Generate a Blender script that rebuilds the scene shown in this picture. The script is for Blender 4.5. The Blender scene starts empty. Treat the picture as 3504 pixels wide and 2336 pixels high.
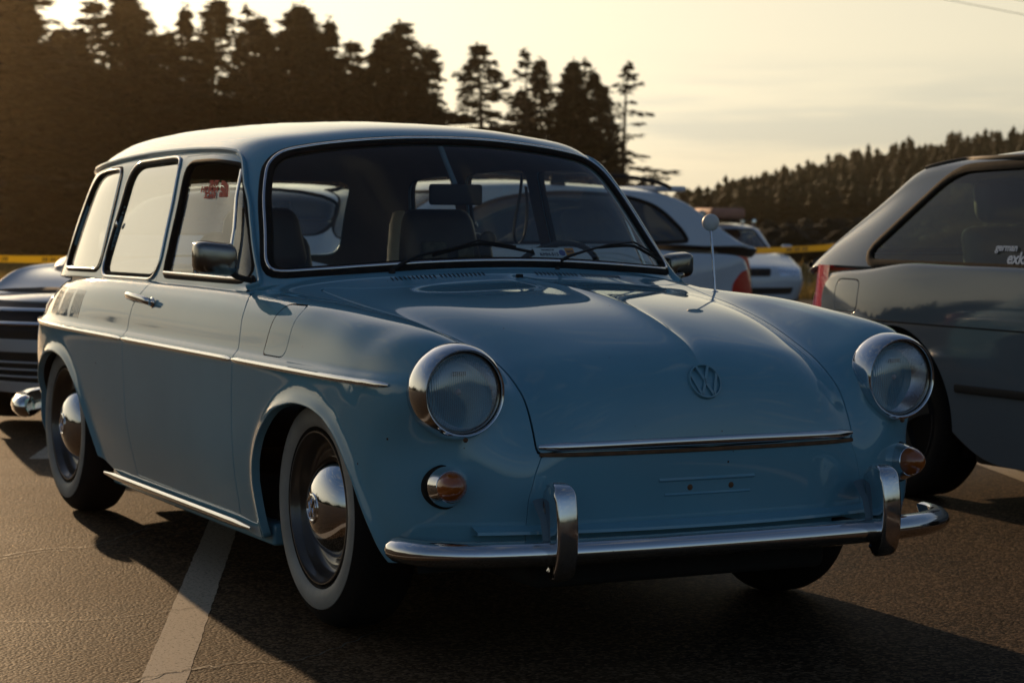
import bpy, bmesh, math, random
import numpy as np
from mathutils import Vector, Matrix
R = math.radians
random.seed(7)
rng = np.random.default_rng(7)
SC = bpy.context.scene

# ---------------------------------------------------------------- camera
cam_d = bpy.data.cameras.new('camera')
cam = bpy.data.objects.new('camera', cam_d)
SC.collection.objects.link(cam)
SC.camera = cam
cam_d.sensor_width = 36.0
cam_d.lens = 76.8
cam_d.clip_start = 0.05
cam_d.clip_end = 3000
CP = np.array([5.20104542, -2.80977488, 1.07332696])
_yaw, _pit, _rol = 2.67384354, -0.0592953591, 0.00664261577
_fw = np.array([math.cos(_yaw)*math.cos(_pit), math.sin(_yaw)*math.cos(_pit), math.sin(_pit)])
_rt = np.array([math.sin(_yaw), -math.cos(_yaw), 0.0]); _up = np.cross(_rt, _fw)
_r2 = _rt*math.cos(_rol)+_up*math.sin(_rol); _u2 = -_rt*math.sin(_rol)+_up*math.cos(_rol)
cam.matrix_world = Matrix(((_r2[0], _u2[0], -_fw[0], CP[0]), (_r2[1], _u2[1], -_fw[1], CP[1]),
                           (_r2[2], _u2[2], -_fw[2], CP[2]), (0, 0, 0, 1)))
cam_d.dof.use_dof = True
cam_d.dof.focus_distance = 5.15
cam_d.dof.aperture_fstop = 7.5

# ---------------------------------------------------------------- sky, sun, exposure
SUN_AZ, SUN_EL = R(176.4), R(12.5)
world = bpy.data.worlds.new('World'); SC.world = world
world.use_nodes = True
def build_world():
    nt = world.node_tree; nt.nodes.clear()
    N = nt.nodes.new; L = nt.links.new
    out = N('ShaderNodeOutputWorld'); bg = N('ShaderNodeBackground')
    sky = N('ShaderNodeTexSky'); sky.sky_type = 'NISHITA'; sky.sun_disc = False
    sky.sun_elevation = SUN_EL
    sky.sun_rotation = math.pi/2-SUN_AZ
    sky.altitude = 60; sky.air_density = 1.0; sky.dust_density = 2.2; sky.ozone_density = 2.6
    # thin stretched cloud streaks, direction based
    tc = N('ShaderNodeTexCoord'); sep = N('ShaderNodeSeparateXYZ'); L(tc.outputs['Generated'], sep.inputs[0])
    mp = N('ShaderNodeMapping'); L(tc.outputs['Generated'], mp.inputs[0])
    mp.inputs['Scale'].default_value = (2.2, 2.2, 22.0); mp.inputs['Location'].default_value = (0.3, 1.7, 0.12)
    nz = N('ShaderNodeTexNoise'); nz.inputs['Scale'].default_value = 1.6; nz.inputs['Detail'].default_value = 7
    nz.inputs['Roughness'].default_value = 0.55
    L(mp.outputs[0], nz.inputs[0])
    rp = N('ShaderNodeValToRGB'); rp.color_ramp.elements[0].position = 0.47; rp.color_ramp.elements[1].position = 0.70
    L(nz.outputs[0], rp.inputs[0])
    mul = N('ShaderNodeMath'); mul.operation = 'MULTIPLY'; mul.inputs[1].default_value = 0.55
    L(rp.outputs[0], mul.inputs[0])
    mix = N('ShaderNodeMix'); mix.data_type = 'RGBA'
    L(mul.outputs[0], mix.inputs[0]); L(sky.outputs[0], mix.inputs[6])
    tint = N('ShaderNodeMix'); tint.data_type = 'RGBA'; tint.blend_type = 'MULTIPLY'; tint.inputs[0].default_value = 1.0
    tint.inputs[7].default_value = (0.92, 0.88, 0.98, 1)
    L(sky.outputs[0], tint.inputs[6]); L(tint.outputs[2], mix.inputs[7])
    # low haze veil: towards the horizon the sky loses colour
    bw = N('ShaderNodeRGBToBW'); L(mix.outputs[2], bw.inputs[0])
    pw = N('ShaderNodeMath'); pw.operation = 'POWER'; L(bw.outputs[0], pw.inputs[0]); pw.inputs[1].default_value = .40
    pm = N('ShaderNodeMath'); pm.operation = 'MULTIPLY'; L(pw.outputs[0], pm.inputs[0]); pm.inputs[1].default_value = 4.8
    veil = N('ShaderNodeMix'); veil.data_type = 'RGBA'; veil.blend_type = 'MULTIPLY'; veil.inputs[0].default_value = 1.0
    L(pm.outputs[0], veil.inputs[6]); veil.inputs[7].default_value = (1.03, .935, .69, 1)
    hz = N('ShaderNodeMapRange'); hz.interpolation_type = 'SMOOTHERSTEP'; hz.inputs['From Min'].default_value = 0.0; hz.inputs['From Max'].default_value = .66
    hz.inputs['To Min'].default_value = .92; hz.inputs['To Max'].default_value = .0; L(sep.outputs[2], hz.inputs[0])
    sx = N('ShaderNodeMapRange'); sx.interpolation_type = 'SMOOTHSTEP'; sx.inputs['From Min'].default_value = -.75; sx.inputs['From Max'].default_value = .35; sx.inputs['To Min'].default_value = 1.0; sx.inputs['To Max'].default_value = .12; L(sep.outputs[0], sx.inputs[0])
    hx = N('ShaderNodeMath'); hx.operation = 'MULTIPLY'; L(hz.outputs[0], hx.inputs[0]); L(sx.outputs[0], hx.inputs[1])
    vm = N('ShaderNodeMix'); vm.data_type = 'RGBA'; L(hx.outputs[0], vm.inputs[0]); L(mix.outputs[2], vm.inputs[6]); L(veil.outputs[2], vm.inputs[7])
    # pale evening streaks and one grey-blue bank low over the hills
    m2 = N('ShaderNodeMapping'); L(tc.outputs['Generated'], m2.inputs[0]); m2.inputs['Scale'].default_value = (1.1, 2.6, 15.0); m2.inputs['Rotation'].default_value = (.05, .03, .5)
    n2 = N('ShaderNodeTexNoise'); n2.inputs['Scale'].default_value = 2.1; n2.inputs['Detail'].default_value = 8; n2.inputs['Roughness'].default_value = .6; L(m2.outputs[0], n2.inputs[0])
    r2 = N('ShaderNodeMapRange'); r2.interpolation_type = 'SMOOTHSTEP'; r2.inputs['From Min'].default_value = .52; r2.inputs['From Max'].default_value = .72; r2.inputs['To Max'].default_value = .38; L(n2.outputs[0], r2.inputs[0])
    zf = N('ShaderNodeMapRange'); zf.inputs['From Min'].default_value = .06; zf.inputs['From Max'].default_value = .22; L(sep.outputs[2], zf.inputs[0])
    zz = N('ShaderNodeMath'); zz.operation = 'MULTIPLY'; L(r2.outputs[0], zz.inputs[0]); L(zf.outputs[0], zz.inputs[1])
    sm = N('ShaderNodeMix'); sm.data_type = 'RGBA'; L(zz.outputs[0], sm.inputs[0]); L(vm.outputs[2], sm.inputs[6]); L(veil.outputs[2], sm.inputs[7])
    m3 = N('ShaderNodeMapping'); L(tc.outputs['Generated'], m3.inputs[0]); m3.inputs['Scale'].default_value = (3.2, 3.2, 38.0); m3.inputs['Location'].default_value = (.4, .1, .35)
    n3 = N('ShaderNodeTexNoise'); n3.inputs['Scale'].default_value = 1.5; n3.inputs['Detail'].default_value = 6; n3.inputs['Roughness'].default_value = .5; L(m3.outputs[0], n3.inputs[0])
    bd = N('ShaderNodeValToRGB'); e = bd.color_ramp.elements; e[0].position = .012; e[0].color = (0, 0, 0, 1); e[1].position = .030; e[1].color = (1, 1, 1, 1)
    e2 = bd.color_ramp.elements.new(.048); e2.color = (1, 1, 1, 1); e3 = bd.color_ramp.elements.new(.075); e3.color = (0, 0, 0, 1); L(sep.outputs[2], bd.inputs[0])
    r3 = N('ShaderNodeMapRange'); r3.interpolation_type = 'SMOOTHSTEP'; r3.inputs['From Min'].default_value = .40; r3.inputs['From Max'].default_value = .60; r3.inputs['To Max'].default_value = .6; L(n3.outputs[0], r3.inputs[0])
    bm_ = N('ShaderNodeMath'); bm_.operation = 'MULTIPLY'; L(r3.outputs[0], bm_.inputs[0]); L(bd.outputs[0], bm_.inputs[1])
    bk = N('ShaderNodeMix'); bk.data_type = 'RGBA'; bk.blend_type = 'MULTIPLY'; L(bm_.outputs[0], bk.inputs[0]); L(sm.outputs[2], bk.inputs[6]); bk.inputs[7].default_value = (.60, .68, .80, 1)
    L(bk.outputs[2], bg.inputs[0])
    bg.inputs[1].default_value = 0.085
    L(bg.outputs[0], out.inputs[0])
build_world()
sun_d = bpy.data.lights.new('sun', 'SUN'); sun_d.energy = 4.6; sun_d.angle = R(0.55); sun_d.color = (1.0, 0.66, 0.36)
sun = bpy.data.objects.new('sun', sun_d); SC.collection.objects.link(sun)
_sd = Vector((math.cos(SUN_AZ)*math.cos(SUN_EL), math.sin(SUN_AZ)*math.cos(SUN_EL), math.sin(SUN_EL)))
sun.rotation_euler = _sd.to_track_quat('Z', 'Y').to_euler()
sun.location = (-20, 5, 12)
SC.view_settings.view_transform = 'Standard'; SC.view_settings.look = 'None'
SC.view_settings.exposure = 0.0; SC.view_settings.gamma = 1.0; SC.view_settings.use_curve_mapping = False

# ---------------------------------------------------------------- surface toolkit
def bspline_basis(n, m):
    """cubic uniform B-spline sampling matrix, n control values (ends extrapolated) -> m samples, plus parameter"""
    t = np.linspace(0, n-1, m)
    B = np.zeros((m, n+2))
    for r, tt in enumerate(t):
        i = min(int(tt), n-2); u = tt-i
        w = [(1-u)**3/6, (3*u**3-6*u*u+4)/6, (-3*u**3+3*u*u+3*u+1)/6, u**3/6]
        for k in range(4): B[r, i+k] += w[k]
    # ghost points: P[-1] = 2P0-P1, P[n] = 2P[n-1]-P[n-2]
    E = np.zeros((n+2, n)); E[1:n+1] = np.eye(n)
    E[0, 0] = 2; E[0, 1] = -1; E[n+1, n-1] = 2; E[n+1, n-2] = -1
    return B@E
def bspline_fit(n, corr, mirror=False):
    """blend between control points used as they are (0) and interpolated (1)"""
    A = bspline_basis(n, n)
    if mirror:
        A = A.copy(); A[0] = 0; A[0, 0] = 4/6; A[0, 1] = 2/6
    return np.eye(n)*(1-corr)+np.linalg.inv(A)*corr
def mirror_basis(n, m, odd):
    B = bspline_basis(n, m)
    t = np.linspace(0, n-1, m)
    for r, tt in enumerate(t):
        i = min(int(tt), n-2); u = tt-i
        if i == 0:
            w0 = (1-u)**3/6
            B[r, 0] -= 2*w0; B[r, 1] += w0
            B[r, 1] += (-w0 if odd else w0)
    return B
def surface(net, mu, mv, corr=0.75):
    """net[k][j] -> dense grid (mu, mv, 3); row j=0 lies on y=0 and is mirrored"""
    P = np.array(net, float); K, J = P.shape[:2]
    out = np.zeros((mu, mv, 3))
    Bu = bspline_basis(K, mu)@bspline_fit(K, corr)
    for c in range(3):
        odd = (c == 1)
        Bv = mirror_basis(J, mv, odd)
        A = mirror_basis(J, J, odd)
        if odd:
            A = A.copy(); A[0] = 0; A[0, 0] = 1
        Fv = np.eye(J)*(1-corr)+np.linalg.inv(A)*corr
        out[:, :, c] = Bu@P[:, :, c]@(Bv@Fv).T
    return out
def resample(G, axis, m):
    """even spacing along one axis by mean arc length"""
    d = np.linalg.norm(np.diff(G, axis=axis), axis=2).mean(axis=1-axis)
    s = np.r_[0, np.cumsum(d)]; s /= s[-1]
    t = np.linspace(0, 1, m); idx = np.clip(np.searchsorted(s, t)-1, 0, len(s)-2)
    w = (t-s[idx])/(s[idx+1]-s[idx])
    a = np.take(G, idx, axis); b = np.take(G, idx+1, axis)
    w = w[:, None, None] if axis == 0 else w[None, :, None]
    return a*(1-w)+b*w
def grid_normals(G, flip=False):
    du = np.gradient(G, axis=0); dv = np.gradient(G, axis=1)
    n = np.cross(du, dv); n /= np.linalg.norm(n, axis=2, keepdims=True)+1e-12
    return -n if flip else n
class M:
    def __init__(s, V, N, F): s.V, s.N, s.F = np.asarray(V, float).reshape(-1, 3), np.asarray(N, float).reshape(-1, 3), F
    def copy(s): return M(s.V.copy(), s.N.copy(), list(s.F))
def grid_mesh(G, Nn):
    a, b = G.shape[:2]; F = []
    flip = None
    idx = np.arange(a*b).reshape(a, b)
    q = np.stack([idx[:-1, :-1], idx[1:, :-1], idx[1:, 1:], idx[:-1, 1:]], -1).reshape(-1, 4)
    V = G.reshape(-1, 3); NN = Nn.reshape(-1, 3)
    fn = np.cross(V[q[:, 1]]-V[q[:, 0]], V[q[:, 3]]-V[q[:, 0]])
    s = (fn*NN[q[:, 0]]).sum(1)
    if np.median(np.sign(s)) < 0: q = q[:, ::-1]
    return M(V, NN, [tuple(x) for x in q.tolist()])
def compact(m):
    used = sorted({i for f in m.F for i in f})
    mp = {o: n for n, o in enumerate(used)}
    return M(m.V[used], m.N[used], [tuple(mp[i] for i in f) for f in m.F])
def split(m, f):
    """cut mesh at f = 0 -> (part f<0, part f>0)"""
    f = np.asarray(f, float).copy(); f[np.abs(f) < 1e-7] = 1e-7
    V = list(map(tuple, m.V)); N = list(map(tuple, m.N)); cache = {}
    neg, pos = [], []
    sg = f < 0
    def cut(a, b):
        k = (a, b) if a < b else (b, a)
        if k not in cache:
            a2, b2 = k; t = f[a2]/(f[a2]-f[b2])
            p = m.V[a2]*(1-t)+m.V[b2]*t; n = m.N[a2]*(1-t)+m.N[b2]*t
            n = n/(np.linalg.norm(n)+1e-12)
            cache[k] = len(V); V.append(tuple(p)); N.append(tuple(n))
        return cache[k]
    for F in m.F:
        s = [sg[i] for i in F]
        if all(s): neg.append(F)
        elif not any(s): pos.append(F)
        else:
            A, B = [], []
            n = len(F)
            for i in range(n):
                a, b = F[i], F[(i+1) % n]
                (A if s[i] else B).append(a)
                if s[i] != s[(i+1) % n]:
                    c = cut(a, b); A.append(c); B.append(c)
            if len(A) > 2: neg.append(tuple(A))
            if len(B) > 2: pos.append(tuple(B))
    V = np.array(V); N = np.array(N)
    return compact(M(V, N, neg)) if neg else None, compact(M(V, N, pos)) if pos else None
def crom(P, n=8, closed=True):
    P = np.array(P, float); k = len(P); out = []
    rngk = range(k) if closed else range(k-1)
    for i in rngk:
        if closed: p0, p1, p2, p3 = P[(i-1) % k], P[i], P[(i+1) % k], P[(i+2) % k]
        else: p0, p1, p2, p3 = P[max(i-1, 0)], P[i], P[i+1], P[min(i+2, k-1)]
        for t in np.linspace(0, 1, n, endpoint=False):
            out.append(0.5*((2*p1)+(-p0+p2)*t+(2*p0-5*p1+4*p2-p3)*t*t+(-p0+3*p1-3*p2+p3)*t**3))
    if not closed: out.append(P[-1])
    return np.array(out)
def rounded(P, r, n=6):
    """polygon with corners rounded by quadratic arcs; r one value or one per corner"""
    P = np.array(P, float); k = len(P); out = []
    rr = [r]*k if np.isscalar(r) else r
    for i in range(k):
        a, b, c = P[(i-1) % k], P[i], P[(i+1) % k]
        la, lc = np.linalg.norm(a-b), np.linalg.norm(c-b)
        q = min(rr[i], la*.49, lc*.49)
        s = b+(a-b)/la*q; e = b+(c-b)/lc*q
        for t in np.linspace(0, 1, n): out.append((1-t)**2*s+2*t*(1-t)*b+t*t*e)
    return np.array(out)
def sdist(P, Q):
    """signed distance of 2D points P to closed polygon Q (negative inside)"""
    P = np.asarray(P, float); Q = np.asarray(Q, float)
    best = np.full(len(P), 1e9); ins = np.zeros(len(P), bool)
    for i in range(len(Q)):
        a, b = Q[i], Q[(i+1) % len(Q)]; d = b-a; L2 = d@d
        if L2 < 1e-14: continue
        t = np.clip(((P-a)@d)/L2, 0, 1)
        best = np.minimum(best, np.linalg.norm(P-a-t[:, None]*d, axis=1))
        c = ((a[1] > P[:, 1]) != (b[1] > P[:, 1])) & (P[:, 0] < (b[0]-a[0])*(P[:, 1]-a[1])/((b[1]-a[1]) if abs(b[1]-a[1]) > 1e-12 else 1e-12)+a[0])
        ins ^= c
    return np.where(ins, -best, best)
def boundary(m):
    E = {}
    for F in m.F:
        n = len(F)
        for i in range(n):
            a, b = F[i], F[(i+1) % n]
            if (b, a) in E: del E[(b, a)]
            else: E[(a, b)] = 1
    return list(E)
def lip(m, r=0.002, depth=0.014, keep=None):
    """round the free edges over and turn them inward"""
    E = [e for e in boundary(m) if keep is None or keep(m.V[e[0]], m.V[e[1]])]
    if not E: return m
    V, N, F = m.V, m.N, list(m.F)
    o = {}
    for a, b in E:
        t = V[b]-V[a]; L = np.linalg.norm(t)
        if L < 1e-9: continue
        w = np.cross(t/L, (N[a]+N[b])/2)*1.0
        for q in (a, b): o[q] = o.get(q, 0)+w
    nv, nn = [], []; base = len(V); idx = {}
    for q, w in o.items():
        w = w/(np.linalg.norm(w)+1e-9); idx[q] = base+len(nv)
        n = N[q]
        nv += [V[q]+w*r*.7-n*r*.3, V[q]+w*r-n*r, V[q]+w*r-n*depth]
        nn += [(w+n)/1.414, w, w]
    for a, b in E:
        if a not in idx or b not in idx: continue
        A, B = idx[a], idx[b]
        F.append((b, a, A, B)); F.append((B, A, A+1, B+1)); F.append((B+1, A+1, A+2, B+2))
    return M(np.vstack([V, nv]), np.vstack([N, nn]), F)
def join(*ms):
    V, N, F = [], [], []; k = 0
    for m in ms:
        if m is None: continue
        V.append(m.V); N.append(m.N); F += [tuple(i+k for i in f) for f in m.F]; k += len(m.V)
    return M(np.vstack(V), np.vstack(N), F)
def mirrored(m): return M(m.V*[1, -1, 1], m.N*[1, -1, 1], [f[::-1] for f in m.F])
def offset(m, d): return M(m.V+m.N*d, m.N, m.F)
def loops(m, keep=None):
    """free edges chained into ordered point loops with normals"""
    E = [e for e in boundary(m) if keep is None or keep(m.V[e[0]], m.V[e[1]])]
    nx = {}
    for a, b in E: nx.setdefault(a, b)
    out = []; seen = set()
    starts = [a for a in nx if a not in set(nx.values())]+list(nx)
    for s in starts:
        if s in seen: continue
        L = [s]; seen.add(s); c = nx.get(s)
        while c is not None and c not in seen: L.append(c); seen.add(c); c = nx.get(c)
        out.append((m.V[L], m.N[L], c == s))
    return [o for o in out if len(o[0]) > 2]
# ---------------------------------------------------------------- classic wagon surfaces (x forward, front axle at 0, z up)
LOWER = [
 [(.690,0,.245),(.685,.22,.245),(.672,.38,.245),(.652,.48,.245),(.625,.56,.245),(.585,.635,.245),(.53,.695,.245),(.475,.735,.245),(.45,.747,.245),(.42,.757,.245),(.38,.765,.248),(.34,.77,.25),(.25,.775,.26)],
 [(.702,0,.34),(.697,.22,.34),(.684,.38,.34),(.664,.48,.34),(.637,.565,.34),(.595,.65,.34),(.54,.715,.34),(.485,.75,.335),(.455,.762,.33),(.425,.77,.33),(.385,.777,.325),(.34,.78,.32),(.25,.78,.31)],
 [(.710,0,.44),(.705,.22,.44),(.690,.38,.44),(.668,.48,.44),(.638,.57,.44),(.592,.655,.44),(.535,.72,.435),(.475,.757,.43),(.445,.768,.42),(.415,.777,.41),(.365,.785,.39),(.31,.788,.37),(.22,.788,.34)],
 [(.712,0,.52),(.706,.22,.52),(.688,.38,.52),(.655,.47,.52),(.630,.57,.525),(.587,.655,.53),(.53,.725,.525),(.46,.765,.515),(.43,.776,.50),(.395,.785,.485),(.335,.792,.455),(.275,.793,.42),(.19,.79,.37)],
 [(.700,0,.605),(.690,.22,.600),(.665,.37,.595),(.622,.452,.60),(.612,.54,.615),(.598,.65,.635),(.556,.738,.624),(.465,.774,.597),(.405,.783,.575),(.365,.79,.55),(.295,.796,.505),(.235,.796,.455),(.15,.79,.39)],
 [(.672,0,.678),(.660,.22,.668),(.628,.37,.652),(.578,.452,.645),(.590,.53,.674),(.584,.645,.728),(.540,.737,.700),(.435,.776,.664),(.37,.785,.635),(.33,.793,.605),(.262,.798,.55),(.197,.798,.49),(.12,.79,.41)],
 [(.612,0,.733),(.598,.22,.723),(.562,.37,.704),(.510,.454,.685),(.532,.53,.724),(.532,.640,.776),(.470,.737,.750),(.365,.775,.700),(.325,.785,.672),(.285,.793,.64),(.22,.798,.575),(.16,.798,.51),(.1,.79,.42)],
 [(.530,0,.768),(.518,.22,.758),(.485,.37,.738),(.425,.462,.718),(.432,.545,.758),(.415,.645,.799),(.355,.738,.765),(.295,.777,.715),(.262,.787,.688),(.228,.795,.655),(.175,.80,.59),(.128,.80,.52)
  ,(.075,.79,.43)],
 [(.380,0,.812),(.370,.22,.802),(.345,.38,.783),(.295,.484,.752),(.29,.57,.793),(.265,.66,.812),(.23,.745,.782),(.19,.779,.725),(.168,.789,.697),(.145,.797,.66),(.11,.801,.59),(.08,.80,.52),(.05,.79,.43)],
 [(.18,0,.845),(.175,.22,.836),(.155,.40,.818),(.12,.516,.787),(.11,.60,.813),(.09,.68,.826),(.07,.75,.794),(.055,.78,.73),(.045,.79,.70),(.04,.798,.66),(.03,.802,.59),(.02,.801,.52),(.01,.79,.43)],
 [(-.06,0,.866),(-.06,.22,.858),(-.07,.42,.841),(-.085,.549,.817),(-.08,.62,.830),(-.08,.69,.836),(-.08,.755,.803),(-.07,.781,.735),(-.07,.791,.70),(-.06,.799,.66),(-.05,.803,.59),(-.04,.802,.52),(-.03,.79,.43)],
 [(-.27,0,.878),(-.27,.22,.872),(-.27,.43,.858),(-.26,.582,.838),(-.25,.645,.838),(-.25,.70,.840),(-.24,.757,.808),(-.21,.783,.74),(-.20,.792,.70),(-.18,.80,.66),(-.16,.803,.57),(-.13,.80,.48),(-.10,.79,.38)],
 [(-.40,0,.905),(-.41,.22,.900),(-.425,.42,.888),(-.44,.60,.866),(-.44,.66,.852),(-.43,.705,.843),(-.41,.757,.812),(-.385,.785,.74),(-.375,.793,.70),(-.36,.80,.66),(-.34,.803,.54),(-.32,.797,.40),(-.30,.76,.20)],
 [(-.58,0,.925),(-.58,.22,.922),(-.59,.42,.908),(-.61,.60,.876),(-.615,.665,.856),(-.615,.712,.845),(-.615,.757,.815),(-.61,.786,.74),(-.605,.794,.70),(-.60,.80,.66),(-.58,.803,.52),(-.56,.797,.37),(-.54,.76,.20)],
 [(-.95,0,.92),(-.95,.22,.915),(-.95,.42,.90),(-.95,.61,.872),(-.95,.68,.857),(-.95,.718,.846),(-.95,.757,.817),(-.95,.786,.74),(-.95,.794,.70),(-.95,.80,.66),(-.95,.803,.52),(-.95,.797,.37),(-.95,.76,.20)],
 [(-1.35,0,.92),(-1.35,.22,.915),(-1.35,.42,.90),(-1.35,.61,.872),(-1.35,.68,.857),(-1.35,.718,.846),(-1.35,.757,.817),(-1.35,.786,.74),(-1.35,.794,.70),(-1.35,.80,.66),(-1.35,.803,.52),(-1.35,.797,.37),(-1.35,.76,.20)],
 [(-1.75,0,.92),(-1.75,.22,.915),(-1.75,.42,.90),(-1.75,.61,.872),(-1.75,.68,.857),(-1.75,.718,.846),(-1.75,.757,.816),(-1.75,.786,.74),(-1.75,.794,.70),(-1.75,.80,.66),(-1.75,.803,.53),(-1.75,.797,.39),(-1.76,.765,.23)],
 [(-2.1,0,.91),(-2.1,.22,.905),(-2.1,.42,.89),(-2.1,.60,.866),(-2.1,.675,.851),(-2.1,.715,.840),(-2.1,.755,.808),(-2.1,.784,.735),(-2.1,.792,.70),(-2.1,.799,.66),(-2.13,.802,.58),(-2.17,.80,.49),(-2.22,.79,.38)],
 [(-2.38,0,.89),(-2.38,.22,.885),(-2.38,.42,.875),(-2.38,.58,.858),(-2.38,.66,.843),(-2.38,.705,.828),(-2.38,.745,.793),(-2.37,.776,.73),(-2.37,.785,.695),(-2.37,.791,.655),(-2.37,.797,.575),(-2.37,.797,.49),(-2.375,.79,.40)],
 [(-2.62,0,.86),(-2.62,.22,.858),(-2.62,.40,.855),(-2.62,.55,.846),(-2.62,.63,.832),(-2.62,.675,.812),(-2.62,.717,.776),(-2.61,.752,.718),(-2.60,.764,.685),(-2.59,.773,.645),(-2.56,.784,.57),(-2.51,.788,.49),(-2.46,.785,.40)],
 [(-2.84,0,.835),(-2.84,.22,.833),(-2.83,.38,.83),(-2.83,.52,.822),(-2.83,.585,.810),(-2.83,.63,.788),(-2.825,.670,.755),(-2.82,.708,.703),(-2.81,.722,.672),(-2.79,.737,.63),(-2.73,.757,.55),(-2.64,.770,.47),(-2.53,.775,.39)],
 [(-3.04,0,.79),(-3.03,.22,.788),(-3.01,.38,.785),(-2.99,.475,.778),(-2.98,.53,.767),(-2.975,.57,.745),(-2.97,.605,.715),(-2.955,.642,.672),(-2.94,.66,.645),(-2.92,.680,.60),(-2.84,.712,.53),(-2.73,.742,.45),(-2.58,.76,.37)],
 [(-3.17,0,.68),(-3.16,.22,.675),(-3.13,.37,.668),(-3.095,.455,.658),(-3.075,.505,.645),(-3.06,.545,.63),(-3.04,.578,.608),(-3.015,.612,.578),(-2.995,.632,.555),(-2.96,.656,.52),(-2.875,.695,.465),(-2.76,.73,.405),(-2.6,.755,.335)],
 [(-3.22,0,.52),(-3.21,.22,.52),(-3.18,.37,.515),(-3.13,.465,.51),(-3.105,.515,.50),(-3.08,.555,.495),(-3.05,.59,.485),(-3.02,.622,.47),(-2.995,.642,.455),(-2.955,.665,.435),(-2.87,.70,.395),(-2.755,.732,.355),(-2.6,.755,.31)],
 [(-3.22,0,.37),(-3.21,.22,.37),(-3.175,.37,.37),(-3.125,.47,.37),(-3.095,.52,.365),(-3.065,.56,.36),(-3.035,.595,.355),(-3.0,.625,.35),(-2.975,.645,.345),(-2.935,.668,.335),(-2.855,.70,.32),(-2.745,.73,.305),(-2.6,.75,.29)],
 [(-3.17,0,.24),(-3.16,.22,.24),(-3.13,.37,.24),(-3.085,.46,.24),(-3.06,.51,.24),(-3.03,.55,.24),(-3.0,.58,.24),(-2.97,.61,.24),(-2.945,.628,.24),(-2.91,.65,.24),(-2.83,.68,.24),(-2.73,.71,.24),(-2.6,.735,.24)],
]
UPPER = [
 [(-.41,0,.895),(-.425,.22,.89),(-.455,.42,.882),(-.505,.57,.872),(-.55,.645,.866),(-.575,.678,.860),(-.59,.695,.856),(-.60,.703,.852),(-.61,.708,.850),(-.62,.711,.846)],
 [(-.445,0,.932),(-.46,.22,.930),(-.495,.42,.921),(-.55,.57,.910),(-.60,.648,.902),(-.64,.676,.890),(-.665,.692,.876),(-.68,.699,.864),(-.69,.705,.856),(-.70,.711,.846)],
 [(-.535,0,1.015),(-.55,.22,1.012),(-.585,.42,1.003),(-.63,.56,.992),(-.675,.634,.98),(-.715,.664,.962),(-.74,.682,.93),(-.765,.693,.90),(-.78,.703,.872),(-.80,.712,.846)],
 [(-.67,0,1.14),(-.685,.22,1.137),(-.71,.42,1.126),(-.745,.545,1.116),(-.79,.614,1.101),(-.835,.646,1.069),(-.87,.662,1.01),(-.895,.680,.955),(-.91,.697,.90),(-.925,.713,.846)],
 [(-.785,0,1.245),(-.795,.22,1.240),(-.815,.40,1.227),(-.845,.522,1.216),(-.89,.592,1.198),(-.94,.630,1.156),(-.98,.648,1.075),(-1.00,.672,.99),(-1.01,.694,.91),(-1.02,.713,.846)],
 [(-.875,0,1.307),(-.885,.22,1.302),(-.905,.39,1.288),(-.935,.510,1.272),(-.972,.580,1.244),(-1.015,.622,1.196),(-1.055,.644,1.10),(-1.075,.671,1.00),(-1.085,.693,.915),(-1.09,.713,.846)],
 [(-1.03,0,1.340),(-1.035,.22,1.333),(-1.055,.39,1.315),(-1.08,.513,1.296),(-1.115,.582,1.261),(-1.155,.626,1.208),(-1.19,.647,1.11),(-1.205,.672,1.01),(-1.21,.694,.92),(-1.22,.714,.846)],
 [(-1.45,0,1.366),(-1.45,.22,1.358),(-1.45,.39,1.338),(-1.45,.505,1.310),(-1.45,.580,1.268),(-1.45,.625,1.212),(-1.45,.649,1.11),(-1.45,.673,1.01),(-1.45,.694,.92),(-1.45,.714,.846)],
 [(-1.95,0,1.374),(-1.95,.22,1.366),(-1.95,.39,1.345),(-1.95,.505,1.315),(-1.95,.580,1.270),(-1.95,.625,1.208),(-1.95,.649,1.11),(-1.95,.673,1.01),(-1.95,.694,.92),(-1.95,.713,.843)],
 [(-2.36,0,1.364),(-2.36,.22,1.356),(-2.36,.39,1.333),(-2.36,.498,1.303),(-2.36,.572,1.257),(-2.36,.617,1.195),(-2.37,.644,1.11),(-2.38,.669,1.01),(-2.39,.690,.92),(-2.40,.708,.838)],
 [(-2.64,0,1.333),(-2.635,.22,1.326),(-2.62,.37,1.306),(-2.61,.465,1.277),(-2.605,.535,1.235),(-2.60,.583,1.175),(-2.605,.617,1.09),(-2.62,.645,1.0),(-2.63,.668,.91),(-2.64,.690,.832)],
 [(-2.81,0,1.27),(-2.805,.22,1.265),(-2.785,.35,1.245),(-2.765,.43,1.218),(-2.75,.49,1.18),(-2.74,.53,1.13),(-2.745,.565,1.06),(-2.76,.595,.98),(-2.775,.62,.90),(-2.79,.645,.826)],
 [(-2.90,0,1.12),(-2.895,.22,1.115),(-2.875,.35,1.10),(-2.86,.41,1.08),(-2.85,.455,1.055),(-2.84,.49,1.02),(-2.845,.52,.97),(-2.86,.545,.91),(-2.87,.565,.865),(-2.88,.585,.82)],
 [(-2.97,0,.90),(-2.965,.22,.895),(-2.945,.34,.89),(-2.93,.395,.88),(-2.92,.43,.872),(-2.91,.46,.865),(-2.91,.48,.855),(-2.91,.50,.845),(-2.915,.52,.83),(-2.92,.54,.81)],
]
def smooth(a, b, x):
    t = np.clip((x-a)/(b-a), 0, 1); return t*t*(3-2*t)
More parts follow.
